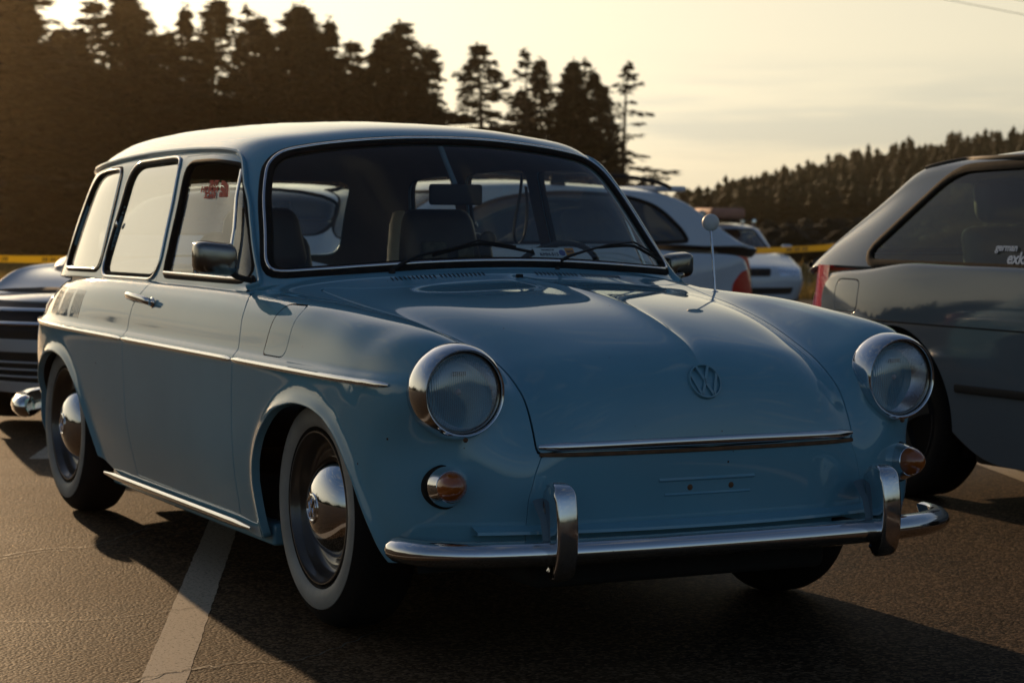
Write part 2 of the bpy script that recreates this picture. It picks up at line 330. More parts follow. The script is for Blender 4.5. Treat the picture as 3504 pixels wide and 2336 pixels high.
ARCH_F = crom([(-.30,.10),(-.325,.22),(-.322,.36),(-.26,.47),(-.155,.548),(-.04,.580),(.06,.587),(.165,.575),(.262,.535),(.34,.462),(.40,.37),(.45,.28),(.50,.15),(.3,.02),(-.1,.0)], 8)
ARCH_R = crom([(-2.69,.12),(-2.70,.28),(-2.67,.40),(-2.59,.50),(-2.46,.562),(-2.32,.578),(-2.18,.560),(-2.07,.505),(-1.975,.42),(-1.90,.32),(-1.845,.21),(-1.82,.08),(-2.2,0)], 8)
def build_surfaces(mu=430, mv=150):
    G = surface(LOWER, 600, 260, .85)
    G = resample(resample(G, 0, mu), 1, mv)
    N0 = grid_normals(G)
    if N0[mu//3, 2, 2] < 0: N0 = -N0
    x, y, z = G[..., 0], G[..., 1], G[..., 2]
    d = np.zeros(x.shape)
    side = smooth(.35, .8, np.abs(N0[..., 1]))*smooth(.5, .6, y)
    # belt crease: the panel above the trim is set in, then swells again
    fade = 1-smooth(.50, .62, x)
    d -= side*fade*.013*smooth(.668, .696, z)*(1-.55*smooth(.70, .80, z))
    # hood spine
    hz = smooth(-.36, -.25, x)*(1-smooth(.700, .60, z)*0)
    ridge = .0085*np.exp(-np.abs(y)/.020)*hz*smooth(.668, .74, z)*(x > -.45)
    d += ridge
    # arch lips
    for A, c in ((ARCH_F, 0), (ARCH_R, -2.35)):
        near = (np.abs(x-c) < .75) & (y > .55) & (z < .75)
        s = np.full(x.shape, 9.0)
        s[near] = sdist(np.stack([x[near], z[near]], 1), A)
        d += np.where(near, .011*np.exp(-(np.clip(s, 0, 9)/.020)**1.5), 0)*smooth(.12, .24, z)
    G = G+N0*d[..., None]
    N1 = grid_normals(G)
    if N1[mu//3, 2, 2] < 0: N1 = -N1
    low = grid_mesh(G, N1)
    U = surface(UPPER, 500, 200, .85)
    U = resample(resample(U, 0, 300), 1, 110)
    NU = grid_normals(U)
    if NU[150, 2, 2] < 0: NU = -NU
    NU[:, 0, 1] = 0; NU[:, 0] /= np.linalg.norm(NU[:, 0], axis=1, keepdims=True)
    up = grid_mesh(U, NU)
    return low, up
# ---------------------------------------------------------------- materials
def mat(name, base, rough=0.5, metal=0.0, coat=0.0, coat_r=0.03, bump=0.0, bscale=60.0, var=0.0, vscale=3.0, spec=0.5, rvar=0.0, dist=0.01, specks=None, speck_scale=22.0, speck_th=0.06, sheen=0.0):
    m = bpy.data.materials.new(name); m.use_nodes = True
    nt = m.node_tree; N = nt.nodes.new; L = nt.links.new
    b = nt.nodes['Principled BSDF']
    b.inputs['Base Color'].default_value = (*base, 1); b.inputs['Roughness'].default_value = rough
    b.inputs['Metallic'].default_value = metal; b.inputs['Coat Weight'].default_value = coat
    b.inputs['Coat Roughness'].default_value = coat_r; b.inputs['Specular IOR Level'].default_value = spec
    b.inputs['Sheen Weight'].default_value = sheen
    if coat > 0: b.inputs['Coat IOR'].default_value = 1.62
    tc = N('ShaderNodeTexCoord'); co = tc.outputs['Object']
    last = None
    if var > 0:
        nz = N('ShaderNodeTexNoise'); nz.inputs['Scale'].default_value = vscale; nz.inputs['Detail'].default_value = 6; L(co, nz.inputs[0])
        mr = N('ShaderNodeMapRange'); mr.inputs['From Min'].default_value = .3; mr.inputs['From Max'].default_value = .7
        mr.inputs['To Min'].default_value = 1-var; mr.inputs['To Max'].default_value = 1+var; L(nz.outputs[0], mr.inputs[0])
        mx = N('ShaderNodeMix'); mx.data_type = 'RGBA'; mx.blend_type = 'MULTIPLY'; mx.inputs[0].default_value = 1
        mx.inputs[6].default_value = (*base, 1); L(mr.outputs[0], mx.inputs[7]); L(mx.outputs[2], b.inputs['Base Color']); last = mx.outputs[2]
    if specks:
        vo = N('ShaderNodeTexVoronoi'); vo.inputs['Scale'].default_value = speck_scale; L(co, vo.inputs['Vector'])
        n2 = N('ShaderNodeTexNoise'); n2.inputs['Scale'].default_value = speck_scale*.35; L(co, n2.inputs[0])
        r2 = N('ShaderNodeMapRange'); r2.inputs['From Min'].default_value = .45; r2.inputs['From Max'].default_value = .75; r2.inputs['To Max'].default_value = speck_th; L(n2.outputs[0], r2.inputs[0])
        lt = N('ShaderNodeMath'); lt.operation = 'LESS_THAN'; L(vo.outputs['Distance'], lt.inputs[0]); L(r2.outputs[0], lt.inputs[1])
        mx2 = N('ShaderNodeMix'); mx2.data_type = 'RGBA'; L(lt.outputs[0], mx2.inputs[0])
        if last: L(last, mx2.inputs[6])
        else: mx2.inputs[6].default_value = (*base, 1)
        mx2.inputs[7].default_value = (*specks, 1); L(mx2.outputs[2], b.inputs['Base Color'])
    if rvar > 0:
        n3 = N('ShaderNodeTexNoise'); n3.inputs['Scale'].default_value = vscale*2.3; n3.inputs['Detail'].default_value = 8; L(co, n3.inputs[0])
        r3 = N('ShaderNodeMapRange'); r3.inputs['From Min'].default_value = .35; r3.inputs['From Max'].default_value = .7
        r3.inputs['To Min'].default_value = max(rough-rvar*.3, 0.0) if coat == 0 else coat_r; r3.inputs['To Max'].default_value = (rough if coat == 0 else coat_r)+rvar
        L(n3.outputs[0], r3.inputs[0]); L(r3.outputs[0], b.inputs['Roughness' if coat == 0 else 'Coat Roughness'])
    if bump > 0:
        n4 = N('ShaderNodeTexNoise'); n4.inputs['Scale'].default_value = bscale; n4.inputs['Detail'].default_value = 4; L(co, n4.inputs[0])
        bp = N('ShaderNodeBump'); bp.inputs['Strength'].default_value = bump; bp.inputs['Distance'].default_value = dist
        L(n4.outputs[0], bp.inputs['Height']); L(bp.outputs[0], b.inputs['Normal'])
        if coat > 0: L(bp.outputs[0], b.inputs['Coat Normal'])
    return m
def glass_mat(name, tint=(.85, .9, .88), rough=0.0, ior=1.5, flute=0.0, dirt=0.0, base=.085):
    m = bpy.data.materials.new(name); m.use_nodes = True
    nt = m.node_tree; nt.nodes.clear(); N = nt.nodes.new; L = nt.links.new
    o = N('ShaderNodeOutputMaterial'); t = N('ShaderNodeBsdfTransparent'); g = N('ShaderNodeBsdfGlossy'); mx = N('ShaderNodeMixShader')
    t.inputs[0].default_value = (*tint, 1); g.inputs['Roughness'].default_value = rough
    lw = N('ShaderNodeLayerWeight'); lw.inputs['Blend'].default_value = 0.5
    pw = N('ShaderNodeMath'); pw.operation = 'POWER'; L(lw.outputs['Facing'], pw.inputs[0]); pw.inputs[1].default_value = 4.2
    sc = N('ShaderNodeMath'); sc.operation = 'MULTIPLY_ADD'; L(pw.outputs[0], sc.inputs[0]); sc.inputs[1].default_value = 0.90; sc.inputs[2].default_value = base
    L(sc.outputs[0], mx.inputs[0]); L(t.outputs[0], mx.inputs[1]); L(g.outputs[0], mx.inputs[2])
    res = mx.outputs[0]
    tc = N('ShaderNodeTexCoord')
    if flute > 0:
        w = N('ShaderNodeTexWave'); w.wave_type = 'BANDS'; w.bands_direction = 'Y'; w.inputs['Scale'].default_value = flute; L(tc.outputs['Object'], w.inputs[0])
        bp = N('ShaderNodeBump'); bp.inputs['Strength'].default_value = .55; bp.inputs['Distance'].default_value = .002; L(w.outputs[0], bp.inputs['Height'])
        L(bp.outputs[0], g.inputs['Normal'])
        w2 = N('ShaderNodeMath'); w2.operation = 'MULTIPLY_ADD'; L(w.outputs['Fac'], w2.inputs[0]); w2.inputs[1].default_value = .30; L(sc.outputs[0], w2.inputs[2]); L(w2.outputs[0], mx.inputs[0])
    if dirt > 0:
        df = N('ShaderNodeBsdfDiffuse'); df.inputs[0].default_value = (.55, .5, .42, 1)
        nz = N('ShaderNodeTexNoise'); nz.inputs['Scale'].default_value = 5; nz.inputs['Detail'].default_value = 9; L(tc.outputs['Object'], nz.inputs[0])
        mr = N('ShaderNodeMapRange'); mr.inputs['From Min'].default_value = .35; mr.inputs['From Max'].default_value = .8; mr.inputs['To Min'].default_value = dirt*.4; mr.inputs['To Max'].default_value = dirt; L(nz.outputs[0], mr.inputs[0])
        m2 = N('ShaderNodeMixShader'); L(mr.outputs[0], m2.inputs[0]); L(res, m2.inputs[1]); L(df.outputs[0], m2.inputs[2]); res = m2.outputs[0]
    L(res, o.inputs[0])
    return m
MT = dict(
 blue=mat('pastel_blue_paint', (.15, .335, .43), .38, coat=1, coat_r=.03, spec=.0, var=.07, vscale=2.2, rvar=.03, specks=(.06, .035, .02), speck_scale=19, speck_th=.085),
 bluein=mat('blue_paint_inner', (.10, .16, .20), .55, var=.1),
 chrome=mat('chrome', (.70, .70, .71), .07, 1, rvar=.10, vscale=14, specks=(.12, .08, .05), speck_scale=60, speck_th=.13),
 chrome2=mat('polished_chrome', (.74, .74, .75), .04, 1, rvar=.05, vscale=6),
 dchrome=mat('dull_dark_chrome', (.24, .235, .22), .13, 1, rvar=.1, vscale=12),
 rubber=mat('black_rubber', (.014, .013, .012), .8, spec=.12, var=.3, vscale=20, bump=.2, bscale=90, dist=.002),
 tyre=mat('tyre_rubber', (.014, .013, .012), .85, spec=.1, var=.25, vscale=9, bump=.4, bscale=70, dist=.003),
 white_rub=mat('whitewall_rubber', (.30, .29, .26), .6, spec=.2, var=.18, vscale=11, bump=.15, bscale=60, dist=.002, specks=(.25, .2, .15), speck_scale=40, speck_th=.2),
 rim=mat('wheel_rim_paint', (.07, .055, .042), .3, .3, coat=.6, coat_r=.08, var=.2, vscale=8),
 dark=mat('interior_vinyl_black', (.022, .02, .018), .5, var=.2, vscale=12, bump=.3, bscale=120, dist=.002),
 lining=mat('headlining_cloth', (.075, .062, .05), .9, var=.15, vscale=7, bump=.3, bscale=200, dist=.001),
 cream=mat('seat_piping_vinyl', (.50, .44, .33), .55, var=.12, vscale=9),
 mesh=mat('seat_weave', (.10, .095, .06), .7, var=.35, vscale=60),
 glass=glass_mat('car_glass', (.88, .92, .90), dirt=.012, base=.06),
 glass_side=glass_mat('side_glass_dusty', (.42, .44, .42), dirt=.05, base=.42),
 glass_dark=glass_mat('privacy_glass', (.10, .11, .10), dirt=.02),
 glass_green=glass_mat('green_tinted_glass', (.58, .72, .63), dirt=.015, base=.05),
 lens=glass_mat('headlamp_glass', (.95, .96, .98), flute=62, dirt=.0, base=.07),
 reflector=mat('lamp_reflector', (.82, .84, .88), .24, 1, rvar=.15, vscale=9),
 amber=mat('amber_lens', (.36, .085, .012), .14, coat=1, var=.1, vscale=30, bump=.35, bscale=45, dist=.004),
 redlens=mat('red_tail_lens', (.60, .012, .010), .16, coat=1, bump=.4, bscale=60, dist=.003),
 rust=mat('surface_rust', (.13, .06, .025), .8, var=.4, vscale=30, bump=.4, bscale=80, dist=.002),
 under=mat('underbody_black', (.012, .011, .010), .9, var=.3, vscale=9),
 white=mat('white_car_paint', (.55, .60, .66), .3, spec=.0, coat=1, coat_r=.03, var=.03),
 silver=mat('silver_car_paint', (.52, .53, .54), .4, .2, spec=.0, coat=1, coat_r=.03, var=.03),
 grey=mat('grey_car_paint', (.15, .18, .20), .45, .0, spec=.0, coat=1, coat_r=.035, var=.05, vscale=1.5, rvar=.05, specks=(.1, .08, .06), speck_scale=17, speck_th=.05),
 black=mat('black_car_paint', (.015, .016, .02), .25, coat=1, coat_r=.03),
 plastic=mat('black_plastic_trim', (.018, .018, .018), .6, spec=.2, var=.15, bump=.2, bscale=150, dist=.001),
 card=mat('white_card', (.60, .63, .66), .6), print=mat('dark_print', (.05, .05, .09), .6), redcard=mat('red_print', (.50, .02, .02), .5), orange=mat('orange_sticker', (.75, .28, .03), .5),
 redst=mat('red_sticker', (.90, .012, .006), .45), whitest=mat('white_vinyl_lettering', (.62, .66, .72), .5),
 ball=mat('white_antenna_ball', (.58, .55, .52), .5, var=.05), blueprint=mat('blue_print', (.08, .1, .3), .5),
)
# ---------------------------------------------------------------- scene helpers
def finish(me, material, smooth=True):
    if isinstance(material, str): material = MT[material]
    me.materials.append(material)
    if smooth: me.polygons.foreach_set('use_smooth', [True]*len(me.polygons))
def obj(name, m, material, parent=None, normals=True, kind=None, label=None):
    """link an M mesh as ONE object"""
    me = bpy.data.meshes.new(name); me.from_pydata(m.V.tolist(), [], [tuple(f) for f in m.F]); finish(me, material)
    if normals: me.normals_split_custom_set_from_vertices(m.N.tolist())
    return link(name, me, parent, kind, label)
def link(name, me, parent=None, kind=None, label=None):
    o = bpy.data.objects.new(name, me); SC.collection.objects.link(o)
    if parent is not None: o.parent = parent
    if kind: o['kind'] = kind
    if label: o['label'] = label
    return o
def thing(name, label, cat, loc=(0, 0, 0), rz=0.0, group=None):
    o = bpy.data.objects.new(name, None); SC.collection.objects.link(o)
    o.location = loc; o.rotation_euler = (0, 0, rz); o.empty_display_size = .2
    tag(o, label, cat, group)
    return o
def tag(o, label, cat, group=None):
    o['label'] = label; o['category'] = cat
    if group: o['group'] = group
    return o
class MB:
    """collects plain geometry for one object"""
    def __init__(s): s.v = []; s.f = []
    def add(s, V, F):
        k = len(s.v); s.v += [tuple(map(float, p)) for p in V]; s.f += [tuple(i+k for i in f) for f in F]; return s
    def box(s, a, b, bev=0.0):
        x0, y0, z0 = a; x1, y1, z1 = b
        if bev <= 0:
            V = [(x0,y0,z0),(x1,y0,z0),(x1,y1,z0),(x0,y1,z0),(x0,y0,z1),(x1,y0,z1),(x1,y1,z1),(x0,y1,z1)]
            return s.add(V, [(0,3,2,1),(4,5,6,7),(0,1,5,4),(1,2,6,5),(2,3,7,6),(3,0,4,7)])
        bm = bmesh.new(); bmesh.ops.create_cube(bm, size=1)
        for v in bm.verts: v.co = ((x0+x1)/2+v.co.x*(x1-x0), (y0+y1)/2+v.co.y*(y1-y0), (z0+z1)/2+v.co.z*(z1-z0))
        bmesh.ops.bevel(bm, geom=list(bm.edges), offset=bev, segments=3, affect='EDGES', profile=.5)
        bm.verts.index_update(); s.add([v.co[:] for v in bm.verts], [[v.index for v in f.verts] for f in bm.faces]); bm.free(); return s
    def sweep(s, path, sec, up=(0, 0, 1), closed=False, ups=None, cap=True, scale=None):
        """section points (a sideways, b along up) swept along path"""
        P = np.array(path, float); n = len(P); rings = []
        for i in range(n):
            if closed: t = P[(i+1) % n]-P[(i-1) % n]
            else: t = P[min(i+1, n-1)]-P[max(i-1, 0)]
            t = t/(np.linalg.norm(t)+1e-12); u = np.array(ups[i] if ups is not None else up, float)
            u = u-t*(u@t); u /= np.linalg.norm(u)+1e-12; w = np.cross(t, u); k = 1 if scale is None else scale[i]
            rings.append([P[i]+w*a*k+u*b*k for a, b in sec])
        m = len(sec); V = [p for r in rings for p in r]; F = []
        for i in range(n if closed else n-1):
            j = (i+1) % n
            for q in range(m): F.append((i*m+q, i*m+(q+1) % m, j*m+(q+1) % m, j*m+q))
        if not closed and cap: F.append(tuple(range(m))[::-1]); F.append(tuple((n-1)*m+q for q in range(m)))
        return s.add(V, F)
    def tube(s, path, r, seg=10, **k): return s.sweep(path, [(r*math.cos(a), r*math.sin(a)) for a in np.linspace(0, 2*math.pi, seg, endpoint=False)], **k)
    def lathe(s, prof, o=(0, 0, 0), ax='y', seg=48, sgn=1, closed=False, start=0, sweep=2*math.pi):
        """prof: (offset along axis, radius)"""
        V = []; n = len(prof)
        full = abs(sweep-2*math.pi) < 1e-6
        A = np.linspace(start, start+sweep, seg, endpoint=not full)
        for a in A:
            for d, r in prof:
                c, q = r*math.cos(a), r*math.sin(a)
                p = (c, d*sgn, q) if ax == 'y' else ((d*sgn, c, q) if ax == 'x' else (c, q, d*sgn))
                V.append((p[0]+o[0], p[1]+o[1], p[2]+o[2]))
        F = []
        for i in range(len(A) if full else len(A)-1):
            j = (i+1) % len(A)
            for q in range(n if closed else n-1):
                F.append((i*n+q, i*n+(q+1) % n, j*n+(q+1) % n, j*n+q))
        return s.add(V, F)
    def ell(s, c, r, seg=20, rings=12):
        V = []; F = []
        for i in range(rings+1):
            t = math.pi*i/rings
            for j in range(seg):
                a = 2*math.pi*j/seg; V.append((c[0]+r[0]*math.sin(t)*math.cos(a), c[1]+r[1]*math.sin(t)*math.sin(a), c[2]+r[2]*math.cos(t)))
        for i in range(rings):
            for j in range(seg): F.append((i*seg+j, (i+1)*seg+j, (i+1)*seg+(j+1) % seg, i*seg+(j+1) % seg))
        return s.add(V, F)
    def prism(s, poly, fn, d0, d1, flat=False):
        """2D outline mapped by fn(a, b, depth)"""
        n = len(poly); V = [fn(a, b, d0) for a, b in poly]+[fn(a, b, d1) for a, b in poly]
        return s.add(V, [tuple(range(n))[::-1], tuple(range(n, 2*n))]+[(i, (i+1) % n, (i+1) % n+n, i+n) for i in range(n)])
    def build(s, name, material, parent=None, smooth=35, kind=None, label=None, merge=True):
        me = bpy.data.meshes.new(name); bm = bmesh.new()
        vs = [bm.verts.new(p) for p in s.v]
        for f in s.f:
            try: bm.faces.new([vs[i] for i in f])
            except ValueError: pass
        if merge: bmesh.ops.remove_doubles(bm, verts=bm.verts, dist=1e-5)
        bmesh.ops.recalc_face_normals(bm, faces=bm.faces); bm.to_mesh(me); bm.free()
        finish(me, material, smooth is not None)
        if smooth is not None:
            try: me.set_sharp_from_angle(angle=R(smooth))
            except Exception: pass
        return link(name, me, parent, kind, label)
def ellsec(w, h, n=14, p=1.0):
    out = []
    for a in np.linspace(0, 2*math.pi, n, endpoint=False):
        c, q = math.cos(a), math.sin(a); out.append((w/2*math.copysign(abs(c)**p, c), h/2*math.copysign(abs(q)**p, q)))
    return out
def text_mesh(name, body, size, material, parent, mtx, mirror=False, extrude=.0006, bold=0.0):
    c = bpy.data.curves.new(name, 'FONT'); c.body = body; c.size = size; c.extrude = extrude; c.align_x = 'CENTER'; c.align_y = 'CENTER'; c.offset = bold
    t = bpy.data.objects.new(name, c); SC.collection.objects.link(t)
    bpy.context.view_layer.update()
    me = bpy.data.meshes.new_from_object(t.evaluated_get(bpy.context.evaluated_depsgraph_get()))
    bpy.data.objects.remove(t); me.name = name
    me.materials.clear()
    for v in me.vertices:
        co = v.co.copy()
        if mirror: co.x = -co.x
        v.co = mtx@co
    finish(me, material, False)
    return link(name, me, parent)
def frame(o, xdir, ydir):
    x = Vector(xdir).normalized(); y = Vector(ydir); y = (y-x*y.dot(x)).normalized(); z = x.cross(y)
    return Matrix(((x.x, y.x, z.x, o[0]), (x.y, y.y, z.y, o[1]), (x.z, y.z, z.z, o[2]), (0, 0, 0, 1)))
from mathutils.bvhtree import BVHTree
def bvh(m): return BVHTree.FromPolygons(m.V.tolist(), m.F)
# ---------------------------------------------------------------- ground
def gz(x, y):
    d = np.hypot(x-5.2, y+2.81); t = np.clip(d-8.6, 0, 47)
    return -(t*t/(t+2.5))*.0205
def ground():
    m = bpy.data.materials.new('asphalt'); m.use_nodes = True; nt = m.node_tree; N = nt.nodes.new; L = nt.links.new; b = nt.nodes['Principled BSDF']
    tc = N('ShaderNodeTexCoord'); co = tc.outputs['Object']
    def noise(s, d=6, r=.6):
        n = N('ShaderNodeTexNoise'); n.inputs['Scale'].default_value = s; n.inputs['Detail'].default_value = d; n.inputs['Roughness'].default_value = r; L(co, n.inputs[0]); return n.outputs[0]
    big = noise(.8, 8, .65); fine = noise(85, 3)
    vo = N('ShaderNodeTexVoronoi'); vo.inputs['Scale'].default_value = 115; L(co, vo.inputs['Vector'])
    cr = N('ShaderNodeValToRGB'); e = cr.color_ramp.elements; e[0].position = .42; e[0].color = (.009, .0065, .004, 1); e[1].position = .60; e[1].color = (.042, .026, .0125, 1); L(big, cr.inputs[0])
    mx = N('ShaderNodeMix'); mx.data_type = 'RGBA'; mx.blend_type = 'MULTIPLY'; mx.inputs[0].default_value = .8; L(cr.outputs[0], mx.inputs[6])
    c2 = N('ShaderNodeValToRGB'); c2.color_ramp.elements[0].position = .35; c2.color_ramp.elements[0].color = (.45, .42, .38, 1); c2.color_ramp.elements[1].position = .66; c2.color_ramp.elements[1].color = (1.5, 1.4, 1.25, 1); L(fine, c2.inputs[0]); L(c2.outputs[0], mx.inputs[7])
    rg = N('ShaderNodeMapRange'); rg.inputs['To Min'].default_value = .55; rg.inputs['To Max'].default_value = .85; L(big, rg.inputs[0]); L(rg.outputs[0], b.inputs['Roughness'])
    b.inputs['Specular IOR Level'].default_value = .05
    ad = N('ShaderNodeMath'); ad.operation = 'MULTIPLY_ADD'; L(vo.outputs['Distance'], ad.inputs[0]); ad.inputs[1].default_value = -1.0
    vc = N('ShaderNodeRGBToBW'); L(vo.outputs['Color'], vc.inputs[0]); v3 = N('ShaderNodeMath'); v3.operation = 'MULTIPLY_ADD'; L(vc.outputs[0], v3.inputs[0]); v3.inputs[1].default_value = .7; L(noise(3.5, 3, .5), v3.inputs[2]); L(v3.outputs[0], ad.inputs[2])
    st = N('ShaderNodeMapRange'); L(vc.outputs[0], st.inputs[0]); st.inputs['From Min'].default_value = .45; st.inputs['From Max'].default_value = .95; st.inputs['To Max'].default_value = 1.0
    mxs = N('ShaderNodeMix'); mxs.data_type = 'RGBA'; L(st.outputs[0], mxs.inputs[0]); L(mx.outputs[2], mxs.inputs[6]); mxs.inputs[7].default_value = (.15, .10, .060, 1); L(mxs.outputs[2], b.inputs['Base Color'])
    bp = N('ShaderNodeBump'); bp.inputs['Strength'].default_value = .85; bp.inputs['Distance'].default_value = .0022; L(ad.outputs[0], bp.inputs['Height']); L(bp.outputs[0], b.inputs['Normal'])
    MT['asphalt'] = m
    mb = MB()
    # lot: fan of rings about the camera foot so that it is fine near and coarse far
    rs = [0, 1, 2, 4, 6, 8.6, 9.2, 10, 11, 12.5, 14, 17, 20, 25, 30, 38, 46]
    n = 96
    V = [(5.2, -2.81, 0.0)]; F = []
    for r in rs[1:]:
        for i in range(n):
            a = 2*math.pi*i/n; x, y = 5.2+r*math.cos(a), -2.81+r*math.sin(a); V.append((x, y, float(gz(x, y))))
    for i in range(n): F.append((0, 1+i, 1+(i+1) % n))
    for k in range(len(rs)-2):
        for i in range(n):
            a0 = 1+k*n; F.append((a0+i, a0+n+i, a0+n+(i+1) % n, a0+(i+1) % n))
    mb.add(V, F); mb.build('parking_lot', 'asphalt', smooth=80, kind='structure')
    # field and terrain out to the horizon
    MT['field'] = mat('dry_field', (.075, .055, .025), .9, var=.35, vscale=.35, bump=.6, bscale=6, dist=.05)
    rs = [45.8, 50, 56, 70, 90, 130, 200, 300, 420, 560]; V = []; F = []
    for r in rs:
        for i in range(n):
            a = 2*math.pi*i/n; x, y = 5.2+r*math.cos(a), -2.81+r*math.sin(a); V.append((x, y, float(gz(x, y))-(.03 if r < 46 else 0.0)))
    for k in range(len(rs)-1):
        for i in range(n): F.append((k*n+i, (k+1)*n+i, (k+1)*n+(i+1) % n, k*n+(i+1) % n))
    MB().add(V, F).build('field', 'field', smooth=80, kind='structure')
ground()
# ---------------------------------------------------------------- painted bay lines and cracks
def strip(name, P, w, material, h=.0012, jag=0.0, kind='structure', n=40):
    P = np.array(P, float); d = np.r_[0, np.cumsum(np.linalg.norm(np.diff(P, axis=0), axis=1))]; t = np.linspace(0, d[-1], n)
    Q = np.stack([np.interp(t, d, P[:, c]) for c in range(2)], 1); V = []
    for i, q in enumerate(Q):
        tt = Q[min(i+1, n-1)]-Q[max(i-1, 0)]; tt /= np.linalg.norm(tt); s = np.array([-tt[1], tt[0]])
        for sg in (1, -1):
            ww = w/2*(1+jag*rng.uniform(-1, 1)); p = q+s*sg*ww; V.append((p[0], p[1], float(gz(p[0], p[1]))+h))
    return MB().add(V, [(2*i, 2*i+2, 2*i+3, 2*i+1) for i in range(n-1)]).build(name, material, smooth=80, kind=kind)
def line_mat():
    m = mat('worn_white_line', (.50, .47, .41), .75, bump=.4, bscale=150, dist=.002, spec=.1)
    nt = m.node_tree; N = nt.nodes.new; L = nt.links.new; b = nt.nodes['Principled BSDF']
    tc = N('ShaderNodeTexCoord'); nz = N('ShaderNodeTexNoise'); nz.inputs['Scale'].default_value = 95; nz.inputs['Detail'].default_value = 7; nz.inputs['Roughness'].default_value = .75; L(tc.outputs['Object'], nz.inputs[0])
    cr = N('ShaderNodeValToRGB'); e = cr.color_ramp.elements; e[0].position = .39; e[0].color = (.07, .075, .06, 1); e[1].position = .46; e[1].color = (.34, .30, .24, 1); L(nz.outputs[0], cr.inputs[0]); L(cr.outputs[0], b.inputs['Base Color'])
    return m
MT['line'] = line_mat()
MT['crack'] = mat('crack_filler', (.006, .011, .010), .6, bump=.4, bscale=40)
u = np.array([.925, -.380]); 
def bay(c, a, b_): 
    c = np.array(c); strip('bay_line', [c+u*a, c+u*b_], .105, 'line', jag=.035, n=120)
bay((-.60, -.862), -2.3, 2.9)
bay((-.60+.0-4.7, -.845+1.9-.95), -1.0, 1.3)
bay((-.60+1.2, -.845+2.95), -3.4, 2.5)
bay((.6+1.2, 2.1+2.75), -3.4, 2.5)
def crack(pts, w=.006, n=90):
    P = crom(pts, 12, False); P = P+rng.normal(0, .006, P.shape); strip('crack', P, w, 'crack', h=.0022, jag=.5, n=n)
crack([(-1.25,-1.7),(-1.30,-1.45),(-1.55,-1.1),(-1.60,-.85),(-1.9,-.6)])
crack([(-1.15,-1.7),(-1.26,-1.45),(-1.50,-1.1),(-1.57,-.85),(-1.75,-.5)], .004)
crack([(.62,-1.55),(.40,-1.30),(.33,-1.1),(.35,-.92),(.1,-.6)], .005)
crack([(.60,-1.9),(.52,-1.5),(.38,-1.30),(.36,-1.12)], .004)
crack([(-.6,-1.9),(-.45,-1.55),(-.35,-1.2),(-.42,-.9)], .003)
# ---------------------------------------------------------------- trees
MT['needle'] = mat('fir_needles', (.013, .015, .006), .8, var=.4, vscale=1.2, spec=.25)
MT['bark'] = mat('fir_bark', (.05, .035, .022), .9, var=.3, vscale=8)
MT['needle_far'] = mat('hill_fir_needles', (.020, .024, .010), .8, var=.6, vscale=.12, spec=.2)
def conifer_meshes(seed, h=10., w=3.4, dens=1.0, open_=0.0, top=.0):
    r = np.random.default_rng(seed); tv, tf = MB(), MB()
    lean = r.normal(0, .012, 2)
    tr = [(lean[0]*z*z/h*2, lean[1]*z*z/h*2, z) for z in np.linspace(0, h*.985, 14)]
    tv.sweep(tr, ellsec(2, 2, 8), up=(1, 0, 0), scale=list(np.linspace(.13*h/10, .012, 14)))
    V = []; F = []
    z = h*(.06+.12*open_)
    while z < h*.985:
        q = z/h; rad = w/2*(1-q)**.72*(1.0-.18*math.sin(q*17+seed))*(1 if q > .12 else .8); rad = max(rad, .07)
        nb = int(5+3*dens*(1-q)+r.integers(0, 3))
        for b in range(nb):
            if r.random() < open_*.32: continue
            a = r.uniform(0, 2*math.pi); L = rad*r.uniform(.55, 1.18); up = r.uniform(-.05, .28)+(.35*q); droop = r.uniform(.10, .34)
            zz = z+r.uniform(-.12, .12); k = max(3, int(L/.12)); da = np.array([math.cos(a), math.sin(a)])
            base = np.interp(zz, np.linspace(0, h*.985, 14), [p[0] for p in tr]), np.interp(zz, np.linspace(0, h*.985, 14), [p[1] for p in tr])
            if L > .6:
                pe = [(base[0]+da[0]*t*L, base[1]+da[1]*t*L, zz+up*t*L-droop*t*t*L) for t in (0, .5, .9)]
                tv.sweep(pe, ellsec(2, 2, 3), scale=[.022, .014, .005], cap=False)
            for i in range(k):
                t = (i+.6)/k
                if t < .22+.2*open_ and L > .5: continue
                c = np.array([base[0]+da[0]*t*L, base[1]+da[1]*t*L, zz+up*t*L-droop*t*t*L])
                spread = .30*L*(1-t*.65)+.08
                for q_ in range(int(3+5*dens)):
                    s = r.uniform(.06, .14)*(1+.2*(1-q)); off = r.uniform(-1, 1)*spread
                    p = c+np.array([-da[1]*off, da[0]*off, r.normal(0, .05)-abs(off)*.18])
                    d1 = np.array([da[0]*.8-da[1]*.7*np.sign(off), da[1]*.8+da[0]*.7*np.sign(off), r.uniform(-.6, .25)])*s*1.25
                    d2 = r.normal(0, 1, 3)*s*.42
                    n0 = len(V); V += [tuple(p-d2*.7), tuple(p+d1), tuple(p+d2*.8), tuple(p-d1*.45)]; F += [(n0, n0+1, n0+2, n0+3)]
        z += h*r.uniform(.014, .030)/max(.6, dens)*(1+open_*.9)
    # leader
    for i in range(26):
        t = r.uniform(.93, 1.01); a = r.uniform(0, 6.28); s = .09; p = np.array([tr[-1][0], tr[-1][1], h*t]); d = np.array([math.cos(a), math.sin(a), .5])*s*(1.3-t)*4; n0 = len(V)
        V += [tuple(p), tuple(p+d), tuple(p+d*.5+[0, 0, .07])]; F.append((n0, n0+1, n0+2))
    def tomesh(nm, VV, FF, material):
        me = bpy.data.meshes.new(nm); me.from_pydata(VV, [], FF); finish(me, material, False); return me
    return tomesh('trunk', tv.v, tv.f, 'bark'), tomesh('crown', V, F, 'needle')
